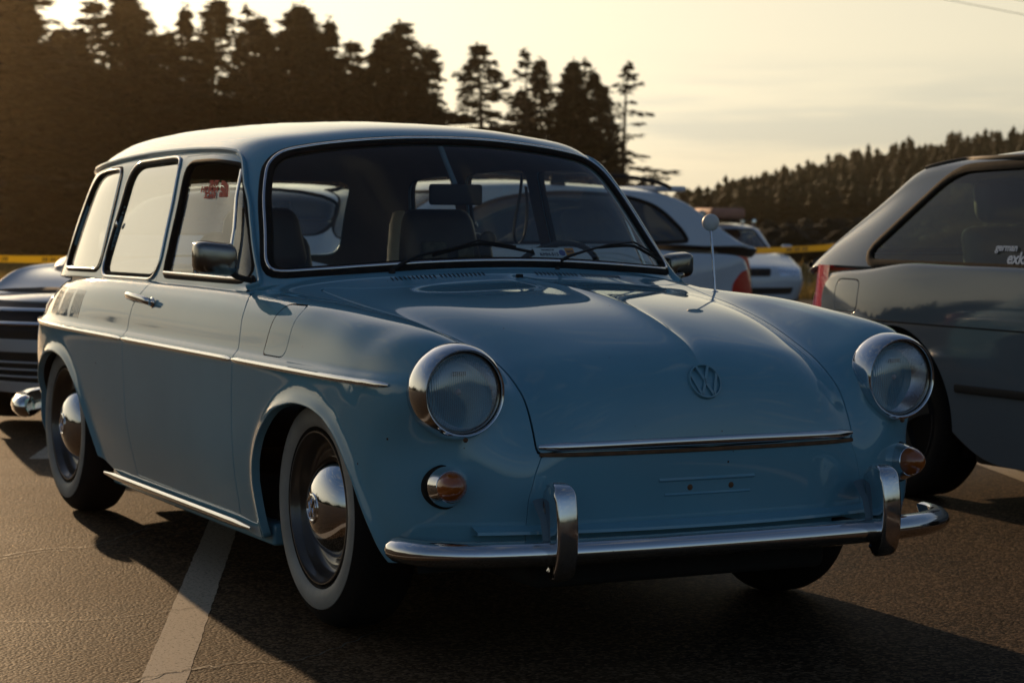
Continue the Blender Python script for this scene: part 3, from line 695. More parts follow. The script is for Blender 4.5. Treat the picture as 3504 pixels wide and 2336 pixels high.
PROTO = [conifer_meshes(1, 10, 3.6, 1.15), conifer_meshes(2, 10, 4.2, 1.0, .15), conifer_meshes(3, 10, 3.2, 1.2), conifer_meshes(4, 10, 4.0, .75, .75), conifer_meshes(5, 10, 2.6, 1.0, .25)]
def at(px, dist):
    """ground point seen at photo column px (3504 wide) at a distance"""
    d = _fw+_r2*((px-1752)/7475.18); d = d/math.hypot(d[0], d[1]); return CP[0]+d[0]*dist, CP[1]+d[1]*dist
def tip_h(px, py, dist):
    d = _fw+_r2*((px-1752)/7475.18)-_u2*((py-1168)/7475.18); x, y = at(px, dist); return CP[2]+dist*d[2]/math.hypot(d[0], d[1])-float(gz(x, y))
def tree(px, py, dist, kind, wide=1.0, label='', group='conifers along the edge of the field'):
    x, y = at(px, dist); h = tip_h(px, py, dist); z = float(gz(x, y)); s = h/10
    t = thing('conifer', label, 'tree', (x, y, z-.05), rng.uniform(0, 6.28), group); t.scale = (s*wide*(1.8 if px < 1520 else 1.7), s*wide*(1.8 if px < 1520 else 1.7), s)
    trk, crw = PROTO[kind]
    link('trunk', trk, t); link('crown', crw, t)
    return t
# skyline trees: (tip column, tip row, distance, prototype, width, label)
SKY = [
 (-60,-260,80,0,1.3,'tallest dark fir at the far left edge, top cut off by the frame'),
 (60,-160,82,0,1.25,'broad dark fir second from the left edge, top cut off'),
 (175,-30,84,2,1.1,'dark fir whose tip is just cut off, left of the three crowded tips'),
 (310,0,86,1,1.0,'loose fir with a thin pointed tip right of the cut-off firs at left'),
 (395,45,88,4,1.0,'short narrow fir filling the gap behind the thin-tipped fir'),
 (445,-40,85,0,.95,'dense fir with cut-off tip above the rear windows of the blue wagon'),
 (560,-45,87,2,1.1,'dense fir reaching the top frame edge right of the gap'),
 (645,25,90,4,.9,'narrow lower fir leaning against the dense pair'),
 (715,-10,86,0,.95,'steep dense fir at the left side of the bright sky notch'),
 (785,110,90,4,1.0,'small dark fir at the foot of the bright sky notch'),
 (865,18,86,3,.75,'thin see-through fir tip at the right side of the bright notch'),
 (930,60,92,2,1.1,'dark fir behind the see-through one'),
 (980,20,86,0,1.0,'dense fir standing left of the twin tips above the roof'),
 (1062,0,88,2,1.0,'tallest spike of the middle clump above the wagon roof'),
 (1110,90,92,0,1.1,'lower dense fir behind the tallest middle spike'),
 (1160,65,87,4,.9,'slender fir with holes of light at the right of the middle clump'),
 (1215,140,90,1,1.0,'low ragged fir joining the middle and right clumps'),
 (1275,115,86,2,.9,'fir with a soft round top left of the forked fir'),
 (1330,100,90,0,1.2,'broad dense fir in the centre of the big right-hand clump'),
 (1385,75,87,1,1.0,'forked fir with a feathery tip over the windshield'),
 (1440,160,88,0,.95,'drooping fir sloping down to the gap of bright sky'),
 (1475,330,84,3,1.1,'low ragged fir at the bottom right end of the big clump'),
 (1650,150,84,1,1.15,'lone pointed fir between two gaps of bright sky'),
 (1735,300,90,4,1.3,'low fir hanging between the lone fir and the next clump'),
 (1800,170,86,3,.85,'see-through fir with a bare pointed tip, first of the right group'),
 (1850,200,88,0,.8,'fir with a blunt tip beside the bare pointed one'),
 (1915,205,90,2,.9,'dark fir third in the right group'),
 (1955,210,86,1,.9,'fir with a tufted double tip in the right group'),
 (2010,200,88,3,.85,'pale see-through fir in the right group'),
 (2065,240,86,4,1.1,'narrow fir next to the open one with a visible trunk'),
 (2122,212,82,3,1.0,'open fir with a visible bare trunk, rightmost of the tall group'),
 (2205,600,105,0,1.0,'low fir just right of the open fir with a bare trunk'),
 (2250,620,110,2,1.0,'small fir between two low firs in the dip'),
 (2320,640,112,1,1.0,'round low fir above the rear spoiler of the white wagon'),
 (2150,560,108,2,1.0,'low fir behind the foot of the open fir'),
]
for px, py, dd, kd, wd, lb in SKY: tree(px, py, dd, kd, wd, lb)
BACK = ['back row fir behind the first trees at the left frame edge', 'back row fir filling the space left of the thin pointed tip', 'back row fir above and left of the rear roof corner of the blue wagon', 'back row fir behind the short narrow fir', 'back row fir between the two cut-off dense firs', 'back row fir behind the narrow leaning fir', 'back row fir low behind the left side of the bright notch', 'back row fir directly below the see-through tip', 'back row fir behind the middle clump, left part', 'back row fir below the twin tips', 'back row fir below the tallest middle spike, right side', 'back row fir low between middle and right clumps', 'back row fir behind the soft round top', 'back row fir below the forked fir', 'lowest back row fir just before the bright sky gap', 'back row fir behind the centre of the right group', 'back row fir behind the right group beside the open fir', 'back row fir behind the left end of the right group', 'back row fir low between the pale see-through fir and the open fir']
for i, (px, py, dd, kd, wd) in enumerate([(-20,60,94,1,1.1),(110,40,96,2,1.1),(235,95,95,0,1.1),(370,120,97,2,1.1),(500,60,96,1,1.1),(610,110,95,2,1.1),(690,130,97,0,1.0),(830,190,96,2,1.0),(905,150,97,1,1.1),(1010,140,96,2,1.1),(1100,190,97,0,1.1),(1250,230,96,2,1.1),(1370,190,97,0,1.1),(1440,240,96,1,1.0),(1900,300,96,2,.9),(1985,310,97,0,.9),(1830,330,96,4,.9),(2050,290,95,0,.9)]):
    tree(px, py, dd, kd, wd, BACK[i], 'back row firs closing the tree line')
def forest(name, label, cells, material='needle_far'):
    """many small firs joined: a wood that reads as one mass"""
    V = []; F = []
    for x, y, z, h, w in cells:
        k = 7; n0 = len(V)
        for j in range(9):
            t = j/9; rr = w/2*(1-t)**.8; m_ = 9
            for i in range(m_):
                a = 2*math.pi*(i+rng.uniform(-.3, .3))/m_; r2 = rr*rng.uniform(.75, 1.2); zz = z+h*(t*.92+.05); s = w*.13*(1.1-t)+.05
                p = np.array([x+r2*math.cos(a), y+r2*math.sin(a), zz+rng.uniform(-.03, .03)*h]); c = np.array([x, y, zz+h*.10])
                q = len(V); tang = np.array([-math.sin(a), math.cos(a), 0])*s*2.0
                V += [tuple(c), tuple(p-tang), tuple(p+np.array([math.cos(a), math.sin(a), -.5])*s), tuple(p+tang)]; F += [(q, q+1, q+2, q+3)]
        q = len(V); V += [(x-.06*w, y, z+h*.82), (x+.06*w, y+.03*w, z+h*.82), (x, y, z+h)]; F.append((q, q+1, q+2))
    me = bpy.data.meshes.new(name); me.from_pydata(V, [], F); finish(me, material, False)
    o = link(name, me, kind='stuff'); tag(o, label, 'forest'); return o
# wooded hill on the right
def hill_h(px): return np.interp(px, [2250, 2400, 2600, 2850, 3100, 3250, 3600, 4000, 4700, 5400], [.2, 3.2, 6.0, 8.3, 9.8, 10.6, 12.5, 12., 8., 3.])
V = []; F = []; cols = np.linspace(2150, 5200, 50); rows = [(175, 0), (190, .25), (215, .62), (240, .9), (262, 1.0), (330, .9), (420, 0)]
for d_, k_ in rows:
    for c_ in cols: x, y = at(c_, d_); V.append((x, y, float(gz(x, y))-.3+k_*max(0, float(hill_h(c_))-4.0)))
MB().add(V, [(r_*50+c_, r_*50+c_+1, (r_+1)*50+c_+1, (r_+1)*50+c_) for r_ in range(len(rows)-1) for c_ in range(49)]).build('hill', 'field', smooth=80, kind='structure')
cells = []
for c_ in np.concatenate([np.arange(2330, 3560, 15.5), np.arange(3560, 5400, 30)]):
    for d_, k_ in ((168, 0), (178, .05), (192, .28), (208, .52), (224, .72), (243, .92), (258, 1.0)):
        cc = c_+rng.uniform(-9, 9); x, y = at(cc, d_+rng.uniform(-5, 5)); H = rng.uniform(3.4, 5.6)*(.85 if cc < 2450 else 1)
        cells.append((x, y, float(gz(x, y))-.3+k_*max(0, float(hill_h(cc))-4.0), H, rng.uniform(2.0, 3.3)))
forest('hill_forest', 'dark conifer wood covering the hill behind the parked cars at right', cells)
# woods around the rest of the lot (they show in the paint and chrome)
cells = []
for a in np.arange(0, 360, 1.15):
    if 128 < a < 171: continue
    for d_ in (90, 97, 106):
        if rng.random() < .15: continue
        r_ = d_+rng.uniform(-8, 8); x, y = 5.2+r_*math.cos(R(a)), -2.8+r_*math.sin(R(a)); cells.append((x, y, float(gz(x, y)), rng.uniform(2.6, 6.4)*(1.25 if a > 200 else 1)*(.8+.35*math.sin(a*.21)), rng.uniform(2.8, 5.2)))
forest('distant_woods', 'low ring of distant conifers beyond the edges of the lot', cells)
# understorey that closes the foot of the tree line
cells = []
for c_ in np.arange(-700, 3600, 26):
    for d_ in (93, 98):
        cc = c_+rng.uniform(-20, 20); x, y = at(cc, d_+rng.uniform(-3, 3)); cells.append((x, y, float(gz(x, y)), rng.uniform(2.4, 4.6)*(1.7 if cc < 1500 else (.75 if cc < 2300 else .42)), rng.uniform(2.4, 3.6)))
forest('undergrowth', 'dark young firs closing the gaps between the trunks of the tree line', cells, 'needle')
# dry grass at the edge of the lot
MT['grass'] = mat('dry_grass', (.20, .155, .050), .8, var=.4, vscale=.6, spec=.2)
def translucent(m, col, k=.55):
    nt = m.node_tree; o = [n for n in nt.nodes if n.type == 'OUTPUT_MATERIAL'][0]; t = nt.nodes.new('ShaderNodeBsdfTranslucent'); t.inputs[0].default_value = (*col, 1)
    x = nt.nodes.new('ShaderNodeMixShader'); x.inputs[0].default_value = k; nt.links.new(nt.nodes['Principled BSDF'].outputs[0], x.inputs[1]); nt.links.new(t.outputs[0], x.inputs[2]); nt.links.new(x.outputs[0], o.inputs[0])
translucent(MT['grass'], (.20, .14, .045))
V = []; F = []
for i in range(26000):
    px = rng.uniform(-150, 3600) if i % 3 else rng.uniform(-150, 450); d_ = 46.5+38*rng.random()**1.5; x, y = at(px, d_); z = float(gz(x, y)); h = rng.uniform(.12, .42)*(1.5 if rng.random() < .06 else 1); a = rng.uniform(0, 3.14); w = rng.uniform(.012, .035); l = rng.normal(0, .12, 2)
    n0 = len(V); V += [(x-w*math.cos(a), y-w*math.sin(a), z-.02), (x+w*math.cos(a), y+w*math.sin(a), z-.02), (x+l[0], y+l[1], z+h)]; F.append((n0, n0+1, n0+2))
me = bpy.data.meshes.new('dry_grass'); me.from_pydata(V, [], F); finish(me, 'grass', False); tag(link('dry_grass', me, kind='stuff'), 'tall dry grass growing between the lot and the tree line', 'grass')
# ---------------------------------------------------------------- barrier tape on stakes
def tape_mat():
    m = mat('yellow_tape', (.60, .38, .02), .5, spec=.4); nt = m.node_tree; N = nt.nodes.new; L = nt.links.new; b = nt.nodes['Principled BSDF']
    return m
MT['tape'] = tape_mat(); MT['tapeprint'] = mat('tape_print', (.05, .04, .02), .5); MT['stake'] = mat('wood_stake', (.16, .11, .06), .8, var=.2)
translucent(MT['tape'], (.60, .38, .02), .4)
A_, B_ = [(-260, 873, 22.0), (700, 866, 25.5), (1700, 862, 28.0), (2480, 858, 28.5), (3010, 829, 27.0)], 0
TP = []
for px, py, d_ in A_:
    x, y = at(px, d_); d = _fw+_r2*((px-1752)/7475.18)-_u2*((py-1168)/7475.18); TP.append((x, y, CP[2]+d_*d[2]/math.hypot(d[0], d[1])))
stk = []
for i, (x, y, z) in enumerate(TP):
    g = float(gz(x, y)); o = MB().box((-.02,-.02,-.1), (.02,.02,z-g+.09), .004).build('stake', 'stake'); o.location = (x, y, g); o.rotation_euler = (rng.normal(0, .03), rng.normal(0, .03), .4)
    tag(o, ['thin wooden stake holding the yellow tape beyond the left frame edge', 'thin wooden stake of the tape line hidden by the blue wagon cabin', 'thin wooden stake of the tape line behind the white wagon', 'wooden stake holding the tape beside the black car', 'wooden stake holding the tape behind the grey hatchback'][i], 'stake', 'stakes of the yellow tape')
ta = thing('barrier_tape', 'yellow printed barrier tape strung low across the lot in front of the trees', 'tape')
V = []; F = []; n = 0; word = []
for i in range(len(TP)-1):
    a_, b_ = np.array(TP[i]), np.array(TP[i+1]); L_ = np.linalg.norm(b_-a_); k = int(L_/.12)
    for j in range(k+(i == len(TP)-2)):
        t = j/k; p = a_*(1-t)+b_*t; p[2] -= .10*4*t*(1-t)*L_/8; tw = .35*math.sin(j*.21+i)+.1; n0 = len(V)
        side = np.cross(b_-a_, [0, 0, 1]); side /= np.linalg.norm(side); hh = np.array([0, 0, 1])*math.cos(tw)+side*math.sin(tw)
        V += [tuple(p-hh*.038), tuple(p+hh*.038)]; word.append((p, hh))
k = len(V)//2; MB().add(V, [(2*i, 2*i+2, 2*i+3, 2*i+1) for i in range(k-1)]).build('tape', 'tape', ta, smooth=80)
mb = MB()
tocam = lambda p: (CP-p)/np.linalg.norm(CP-p)
for i in range(0, k-3, 7):
    for q in (0, 1, 2):
        p0, h0 = word[i+q]; p1, h1 = word[i+q+1]; o0 = tocam(p0)*.004
        for s0, s1 in ((.12, .30), (.40, .58), (.66, .84)):
            a0 = p0*(1-s0)+p1*s0+o0; a1 = p0*(1-s1)+p1*s1+o0; mb.add([a0-h0*.022, a1-h0*.022, a1+h0*.022, a0+h0*.022], [(0, 1, 2, 3)])
mb.build('printed_letters', 'tapeprint', ta, smooth=None, kind='stuff')
# ---------------------------------------------------------------- overhead wires, upper right
MT['wire'] = mat('wire', (.10, .10, .10), .6)
for i, (p0, p1) in enumerate((((3170, -14), (3560, 62)), ((3380, -20), (3560, 14)))):
    pts = []
    for t in np.linspace(-3.0, 7, 50):
        px, py = p0[0]+(p1[0]-p0[0])*t, p0[1]+(p1[1]-p0[1])*t; d = _fw+_r2*((px-1752)/7475.18)-_u2*((py-1168)/7475.18); k_ = 42/math.hypot(d[0], d[1]); pts.append((CP[0]+d[0]*k_, CP[1]+d[1]*k_, CP[2]+d[2]*k_-.0))
    tag(MB().tube(pts, .006, 5).build('overhead_wire', 'wire'), ['longer of two faint overhead wires crossing the sky at upper right', 'shorter overhead wire in the extreme upper right corner'][i], 'wire', 'overhead wires')

# ---------------------------------------------------------------- added air volume: warm scattered glow in place of lens flare
def glow_haze():
    m = bpy.data.materials.new('glow_haze'); m.use_nodes = True; nt = m.node_tree; nt.nodes.clear()
    o = nt.nodes.new('ShaderNodeOutputMaterial'); v = nt.nodes.new('ShaderNodeVolumePrincipled')
    v.inputs['Color'].default_value = (1.0, .80, .52, 1); v.inputs['Density'].default_value = .00024; v.inputs['Anisotropy'].default_value = .93
    nt.links.new(v.outputs[0], o.inputs['Volume'])
    return m

MT['glow_haze'] = glow_haze()
hz_ = MB().box((-700, -700, -3), (700, 700, 22)).build('glow_haze', 'glow_haze', smooth=None, kind='stuff'); tag(hz_, 'added thin warm volume laying a flare-like sun glow over the lot and the trees', 'glow_haze')
# ---------------------------------------------------------------- classic wagon
def wheel(parent, x, y, s, white=True, z=.312, rim='rim', cap=True):
    """s = +1 outer face towards +y"""
    o = (x, y, z)
    w = bpy.data.objects.new('wheel', None); SC.collection.objects.link(w); w.parent = parent
    tp = [(-.155,.20),(-.165,.215),(-.172,.25),(-.165,.285),(-.150,.302),(-.13,.310),(-.09,.312),(-.05,.310),(-.028,.302),(-.012,.285),(-.003,.270),(.001,.262)]
    if white: tp += [(-.004,.2615),(-.006,.25),(-.005,.21),(-.012,.200),(-.03,.196)]
    else: tp += [(.003,.25),(.001,.22),(-.006,.205),(-.015,.198),(-.03,.196)]
    MB().lathe(tp, o, sgn=s, seg=72).build('tyre', 'tyre', w, smooth=50)
    if white: MB().lathe([(-.006,.2605),(.001,.260),(.0045,.25),(.0055,.235),(.003,.222),(-.003,.2115),(-.010,.205)], o, sgn=s, seg=72).build('whitewall', 'white_rub', w, smooth=60)
    MB().lathe([(-.010,.199),(-.004,.197),(-.004,.193),(-.016,.189),(-.022,.182),(-.03,.180),(-.045,.178),(-.055,.172),(-.058,.165),(-.054,.158),(-.05,.150),(-.052,.142),(-.06,.136),(-.065,.12),(-.065,.0)], o, sgn=s, seg=72).build('rim', rim, w, smooth=40)
    if cap:
        h = MB().lathe([(-.062,.134),(-.052,.133),(-.045,.1305),(-.040,.126),(-.026,.113),(-.012,.095),(-.001,.073),(.006,.052),(.0085,.040),(.0115,.037),(.0125,.033),(.0105,.031),(.0095,.028),(.0105,.012),(.0105,0)], o, sgn=s, seg=72).build('hubcap', 'chrome2', w, smooth=30)
        emblem(w, frame((x, y+s*.0105, z), (-s, 0, 0) if s > 0 else (1, 0, 0), (0, 0, 1)), .029, .0022, 'chrome2', 'emblem')
    return w
def emblem(parent, mtx, r, d, material, name):
    """ring with a V above a W, raised by d along local z"""
    b = MB(); n = 40; t = r*.13
    prof = [(0, r-t), (d, r-t*.75), (d, r-t*.2), (0, r)]
    V = []; F = []
    for i in range(n):
        a = 2*math.pi*i/n
        for q, rr in prof: V.append((rr*math.cos(a), rr*math.sin(a), q))
    for i in range(n):
        j = (i+1) % n
        for q in range(3): F.append((i*4+q, i*4+q+1, j*4+q+1, j*4+q))
    b.add(V, F)
    def bar(p, q, w):
        p = np.array(p)*r; q = np.array(q)*r; t_ = (q-p)/np.linalg.norm(q-p); nrm = np.array([-t_[1], t_[0]])*w*r/2
        c = [p+nrm, q+nrm, q-nrm, p-nrm]
        b.prism([tuple(k) for k in c], lambda a, bb, dd: (a, bb, dd), 0, d*.92)
    w = .15
    bar((-.36,.84), (0.0,.02), w); bar((.36,.84), (0.0,.02), w)
    bar((-.80,.42), (-.36,-.82), w); bar((.80,.42), (.36,-.82), w); bar((-.36,-.82), (0,-.02), w); bar((.36,-.82), (0,-.02), w)
    b.v = [tuple(mtx@Vector(p)) for p in b.v]
    return b.build(name, material, parent, smooth=None, merge=False)
OUT_WS = [(0,1.288),(.163,1.284),(.329,1.27),(.447,1.253),(.508,1.237),(.547,1.209),(.569,1.175),(.597,1.101),(.622,1.004),(.640,.940),(.643,.913),(.628,.897),(.543,.902),(.366,.915),(.18,.925),(0,.928)]
OUT_W1 = rounded([(-1.388,1.217),(-1.17,1.222),(-.935,1.204),(-.905,1.170),(-.648,.893),(-.672,.871),(-1.383,.868)], [.032,.3,.02,.05,.02,.02,.022])
OUT_W2 = rounded([(-1.472,1.219),(-1.53,1.226),(-1.955,1.213),(-2.045,.861),(-1.455,.867)], [.02,.1,.07,.04,.05])
OUT_W3 = rounded([(-2.075,1.212),(-2.29,1.206),(-2.43,1.190),(-2.575,.860),(-2.088,.866)], [.03,.2,.09,.05,.04])
def classic_car():
    car = thing('classic_car', 'pastel blue classic wagon with round chrome headlights and whitewall tyres, nearest of all the cars', 'car')
    low, up = build_surfaces()
    bl, bu = bvh(low), bvh(up)
    def sp(x, z, off=0.0, b=bl, s=1):
        """point of the side surface at (x, z)"""
        h = b.ray_cast(Vector((x, 1.5, z)), Vector((0, -1, 0)))
        if h[0] is None: h = b.find_nearest(Vector((x, .8, z)))
        p = np.array(h[0])+np.array(h[1])*(off if h[1].y > 0 else -off); n = np.array(h[1])*(1 if h[1].y > 0 else -1)
        return p*[1, s, 1], n*[1, s, 1]
    def fp(y, z, off=0.0, b=bl):
        h = b.ray_cast(Vector((2, max(abs(y), .002), z)), Vector((-1, 0, 0))); sg = -1 if y < 0 else 1
        n = np.array(h[1])*(1 if h[1].x > 0 else -1); p = np.array(h[0])+n*off
        p = p*[1, sg, 1]; p[1] = p[1] if abs(y) > .002 else 0; return p, n*[1, sg, 1]
    def tp(x, y, off=0.0, b=bl):
        h = b.ray_cast(Vector((x, max(abs(y), .002), 2)), Vector((0, 0, -1))); sg = -1 if y < 0 else 1
        n = np.array(h[1])*(1 if h[1].z > 0 else -1); p = np.array(h[0])+n*off
        p = p*[1, sg, 1]; p[1] = p[1] if abs(y) > .002 else 0; return p, n*[1, sg, 1]
    notc = lambda a, b: not (abs(a[1]) < 1e-4 and abs(b[1]) < 1e-4)
    # --- lower shell: cabin opening, wheel arches, sill
    x, y, z = low.V.T
    cab = rounded([(-.49,-.2),(-.53,.50),(-.66,.655),(-2.72,.655),(-2.86,.50),(-2.9,-.2)], .06)
    f = np.where(z > .74, sdist(np.stack([x, y], 1), cab), 1.0)
    _, low = split(low, f)
    for A in (ARCH_F, ARCH_R):
        x, y, z = low.V.T
        f = np.where(y > .5, sdist(np.stack([x, z], 1), A), 1.0)
        _, low = split(low, f)
    # --- hood and front apron
    a = lambda V: V[:, 0]-V[:, 2]
    hood_pts = [(-1.148,-.3),(-1.148,0),(-1.150,.30),(-1.156,.40),(-1.187,.49),(-1.235,.548),(-1.245,.572),(-1.215,.584),(-1.098,.573),(-.92,.555),(-.807,.536),(-.633,.510),(-.452,.482),(-.36,.468),(-.259,.459),(-.16,.454),(-.065,.452),(.015,.452),(.084,.452),(.135,.452),(.158,.449),(.166,.438),(.172,.40),(.196,.20),(.205,0),(.205,-.3)]
    hp = np.array(hood_pts); g = .0042
    sdh = sdist(np.stack([a(low.V), low.V[:, 1]], 1), hp)
    hood, rest = split(low, sdh+g)
    sdh = sdist(np.stack([a(rest.V), rest.V[:, 1]], 1), hp)
    _, rest = split(rest, sdh-g)
    hood = lip(hood, .0025, .020, notc); g = .0030
    # apron between the fenders below the hood
    ap = np.array([(.50,-.3),(.50,.442),(.46,.458),(.40,.474),(.34,.478),(.2,.478),(.1,.478),(.1,-.3)])
    def apf(m): return np.where(m.V[:, 0] > .4, sdist(m.V[:, [2, 1]], ap), 1.0)
    apron, rest2 = split(rest, apf(rest)+.0022)
    _, rest2 = split(rest2, apf(rest2)-.0022)
    apron = lip(apron, .0015, .01, notc)
    # --- doors
    dl = np.array([(-.60,.90),(-.575,.846),(-.53,.838),(-.495,.80),(-.484,.75),(-.481,.69),(-.478,.62),(-.479,.52),(-.474,.42),(-.487,.29),(-.500,.232),(-1.0,.234),(-1.451,.238),(-1.456,.32),(-1.471,.40),(-1.492,.52),(-1.508,.60),(-1.517,.68),(-1.515,.72),(-1.500,.77),(-1.462,.812),(-1.440,.846),(-1.437,.90)])
    def df(m): return np.where(m.V[:, 1] > .64, sdist(m.V[:, [0, 2]], dl), 1.0)
    door, rest2 = split(rest2, df(rest2)+g)
    _, rest2 = split(rest2, df(rest2)-g)
    door = lip(door, .0022, .016)
    body_half = lip(rest2, .003, .022, notc)
    # --- greenhouse
    ws = np.array(OUT_WS+[(-p[0], p[1]) for p in OUT_WS[::-1][1:-1]])
    ws = crom(ws, 4)
    def wf(m, grow=0.0): return np.where(m.V[:, 0] > -1.0, sdist(m.V[:, [1, 2]], ws)-grow, 1.0)
    wsg, up2 = split(up, wf(up))
    glasses = []
    for P, nm in ((OUT_W1, 'w1'), (OUT_W2, 'w2'), (OUT_W3, 'w3')):
        f = np.where((up2.V[:, 1] > .3), sdist(up2.V[:, [0, 2]], P), 1.0)
        gl, up2 = split(up2, f); glasses.append(gl)
    # tailgate window
    rw = rounded([(-.5,.90),(-.5,1.20),(.5,1.20),(.5,.90)], .06)
    f = np.where(up2.V[:, 0] < -2.7, sdist(up2.V[:, [1, 2]], rw), 1.0)
    rgl, up2 = split(up2, f)
    # upper door frame
    du = np.array([(-1.437,.80),(-1.437,1.240),(-1.2,1.243),(-1.02,1.232),(-.955,1.215),(-.905,1.180),(-.79,1.07),(-.665,.935),(-.61,.872),(-.60,.80)])
    duf = lambda m: np.where(m.V[:, 1] > .55, sdist(m.V[:, [0, 2]], du), 1.0)
    dframe, up3 = split(up2, duf(up2)+.0015)
    _, up3 = split(up3, duf(up3)-.0015)
    dframe = lip(dframe, .002, .013)
    edge_g = lambda p, q: notc(p, q)
    greenh = lip(up3, .003, .018, edge_g)
    lining = M(offset(up2, -.022).V, -up2.N, [f[::-1] for f in up2.F])
    # --- assemble both sides
    both = lambda m: join(m, mirrored(m))
    right = mirrored(body_half)
    fl = rounded([(-.238,.826),(-.100,.826),(-.135,.690),(-.290,.690)], [.04,.012,.03,.015])
    ff = lambda m: np.where(m.V[:, 1] < -.68, sdist(m.V[:, [0, 2]], fl), 1.0)
    flap, right = split(right, ff(right)+.002)
    _, right = split(right, ff(right)-.002)
    body = join(body_half, right, both(greenh))
    B = obj('body', body, 'blue', car)
    obj('fuel_flap', lip(flap, .002, .01, lambda p, q: True), 'blue', car)
    obj('hood', both(hood), 'blue', car)
    obj('front_apron', both(apron), 'blue', car)
    doors = {}
    for s in (1, -1):
        mm = (lambda m: m) if s > 0 else mirrored
        doors[s] = obj('door', join(mm(door), mm(dframe)), 'blue', car)
    obj('headlining', both(lining), 'lining', car)
    # black backing behind the panel gaps
    lo0, _u = build_surfaces()
    x, y, z = lo0.V.T
    k = np.where((z > .74), sdist(np.stack([x, y], 1), rounded([(-.45,-.2),(-.49,.50),(-.62,.70),(-2.76,.70),(-2.9,.50),(-2.94,-.2)], .06)), 1.0)
    _, ib = split(lo0, k)
    for A in (ARCH_F, ARCH_R):
        kk = np.where(ib.V[:, 1] > .5, sdist(ib.V[:, [0, 2]], A)-.02, 1.0); _, ib = split(ib, kk)
    obj('inner_panel', both(offset(ib, -.015)), 'under', car)
    # --- glass with seals
    wg = both(offset(wsg, -.004)); G0 = obj('windshield', wg, 'glass', car)
    def around(m, sec, name, material, parent, shift=0.0, inward=0.0, keepf=None, s=1):
        mb = MB()
        for P, Nn, cl in loops(m, keepf):
            if len(P) < 12: continue
            # thin the loop to even spacing
            d = np.r_[0, np.cumsum(np.linalg.norm(np.diff(P, axis=0), axis=1))]; n = max(12, int(d[-1]/.018))
            t = np.linspace(0, d[-1], n, endpoint=not cl)
            Q = np.stack([np.interp(t, d, P[:, c]) for c in range(3)], 1); NN = np.stack([np.interp(t, d, Nn[:, c]) for c in range(3)], 1)
            for _ in range(2):
                if cl: Q = (np.roll(Q, 1, 0)+2*Q+np.roll(Q, -1, 0))/4
            tt = np.roll(Q, -1, 0)-np.roll(Q, 1, 0); tt /= np.linalg.norm(tt, axis=1, keepdims=True)+1e-9
            side = np.cross(tt, NN)
            Q = Q+NN*shift-side*inward
            mb.sweep(Q*[1, s, 1], sec, ups=NN*[1, s, 1], closed=cl)
        return mb.build(name, material, parent, smooth=50)
    wfull = both(wsg)
    # weld centre line for one closed loop
    def weld(m):
        key = {}; mp = []
        for i, p in enumerate(np.round(m.V, 4)):
            mp.append(key.setdefault(tuple(p), i))
        return compact(M(m.V, m.N, [tuple(mp[i] for i in f) for f in m.F]))
    ww = weld(wfull)
    around(ww, [(-.019,-.006),(-.019,.002),(-.012,.007),(0,.0085),(.014,.007),(.021,.001),(.021,-.006)], 'seal', 'rubber', G0, shift=0)
    around(ww, ellsec(.008, .005, 8), 'bead', 'chrome2', G0, shift=.0095)
    for s in (1, -1):
        for gi, (gl, P) in enumerate(zip(glasses, (OUT_W1, OUT_W2, OUT_W3))):
            if gi == 0 and s < 0: gw, _x = split(gl, gl.V[:, 2]-1.157-.01*(gl.V[:, 0]+1.1))
            else: gw = gl
            g1 = gw if s > 0 else mirrored(gw)
            go = obj('window', offset(g1, -.012 if gi == 0 else -.008), ('glass_side' if s < 0 else 'glass') if gi else 'glass', car)
            around(gl, [(-.007,-.014),(-.007,.001),(-.003,.003),(.004,.002),(.006,-.003),(.006,-.014)], 'seal', 'rubber', go, inward=-.003, s=s)
            if gi == 1:
                around(gl, ellsec(.012, .008, 8), 'frame', 'chrome2', go, shift=.003, inward=-.016, s=s)
                MB().ell((0, 0, 0), (.008,.004,.012)).build('catch', 'chrome2', go).location = tuple(sp(-1.99, 1.02, .004, bu, s)[0])
            elif gi == 2:
                around(gl, ellsec(.007, .005, 8), 'frame', 'chrome2', go, shift=.005, inward=.002, s=s)
            else:
                pts = [sp(q, .8745, .004, bu, s)[0] for q in np.linspace(-1.37, -.68, 12)]
                MB().sweep(pts, ellsec(.006, .012, 8)).build('sill_trim', 'chrome2', go)
                pts = [sp(q[0], q[1], .002, bu, s)[0] for q in ((-.925,1.19),(-.89,1.11),(-.85,1.02),(-.80,.880))]
                MB().sweep(pts, ellsec(.010, .016, 8), up=(1, 0, 0)).build('vent_bar', 'chrome2', go)
    obj('rear_window', both(offset(rgl, -.006)), 'glass', car)
    # --- drip rail
    for s in (1, -1):
        gp = [(-.575,.855),(-.62,.895),(-.68,.955),(-.74,1.022),(-.80,1.09),(-.86,1.145),(-.91,1.193),(-.95,1.222),(-1.0,1.240),(-1.08,1.249),(-1.2,1.254),(-1.45,1.257),(-1.8,1.253),(-2.1,1.242),(-2.35,1.228),(-2.55,1.210),(-2.66,1.195)]
        gp = crom(gp, 4, False); pts = []; ups = []
        for q in gp:
            p, n = sp(q[0], q[1], 0, bu, s); pts.append(p+n*.002); ups.append(n)
        MB().sweep(pts, [(-.009,-.004),(-.009,.004),(-.006,.011),(0,.013),(.003,.009),(.003,-.004)][::s], ups=ups).build('drip_rail', 'blue', car, smooth=25)
        MB().sweep([p+n*.001-np.array([0, 0, .0085]) for p, n in zip(pts, ups)], ellsec(.007, .008, 6), ups=ups).build('roof_seam', 'rubber', car)
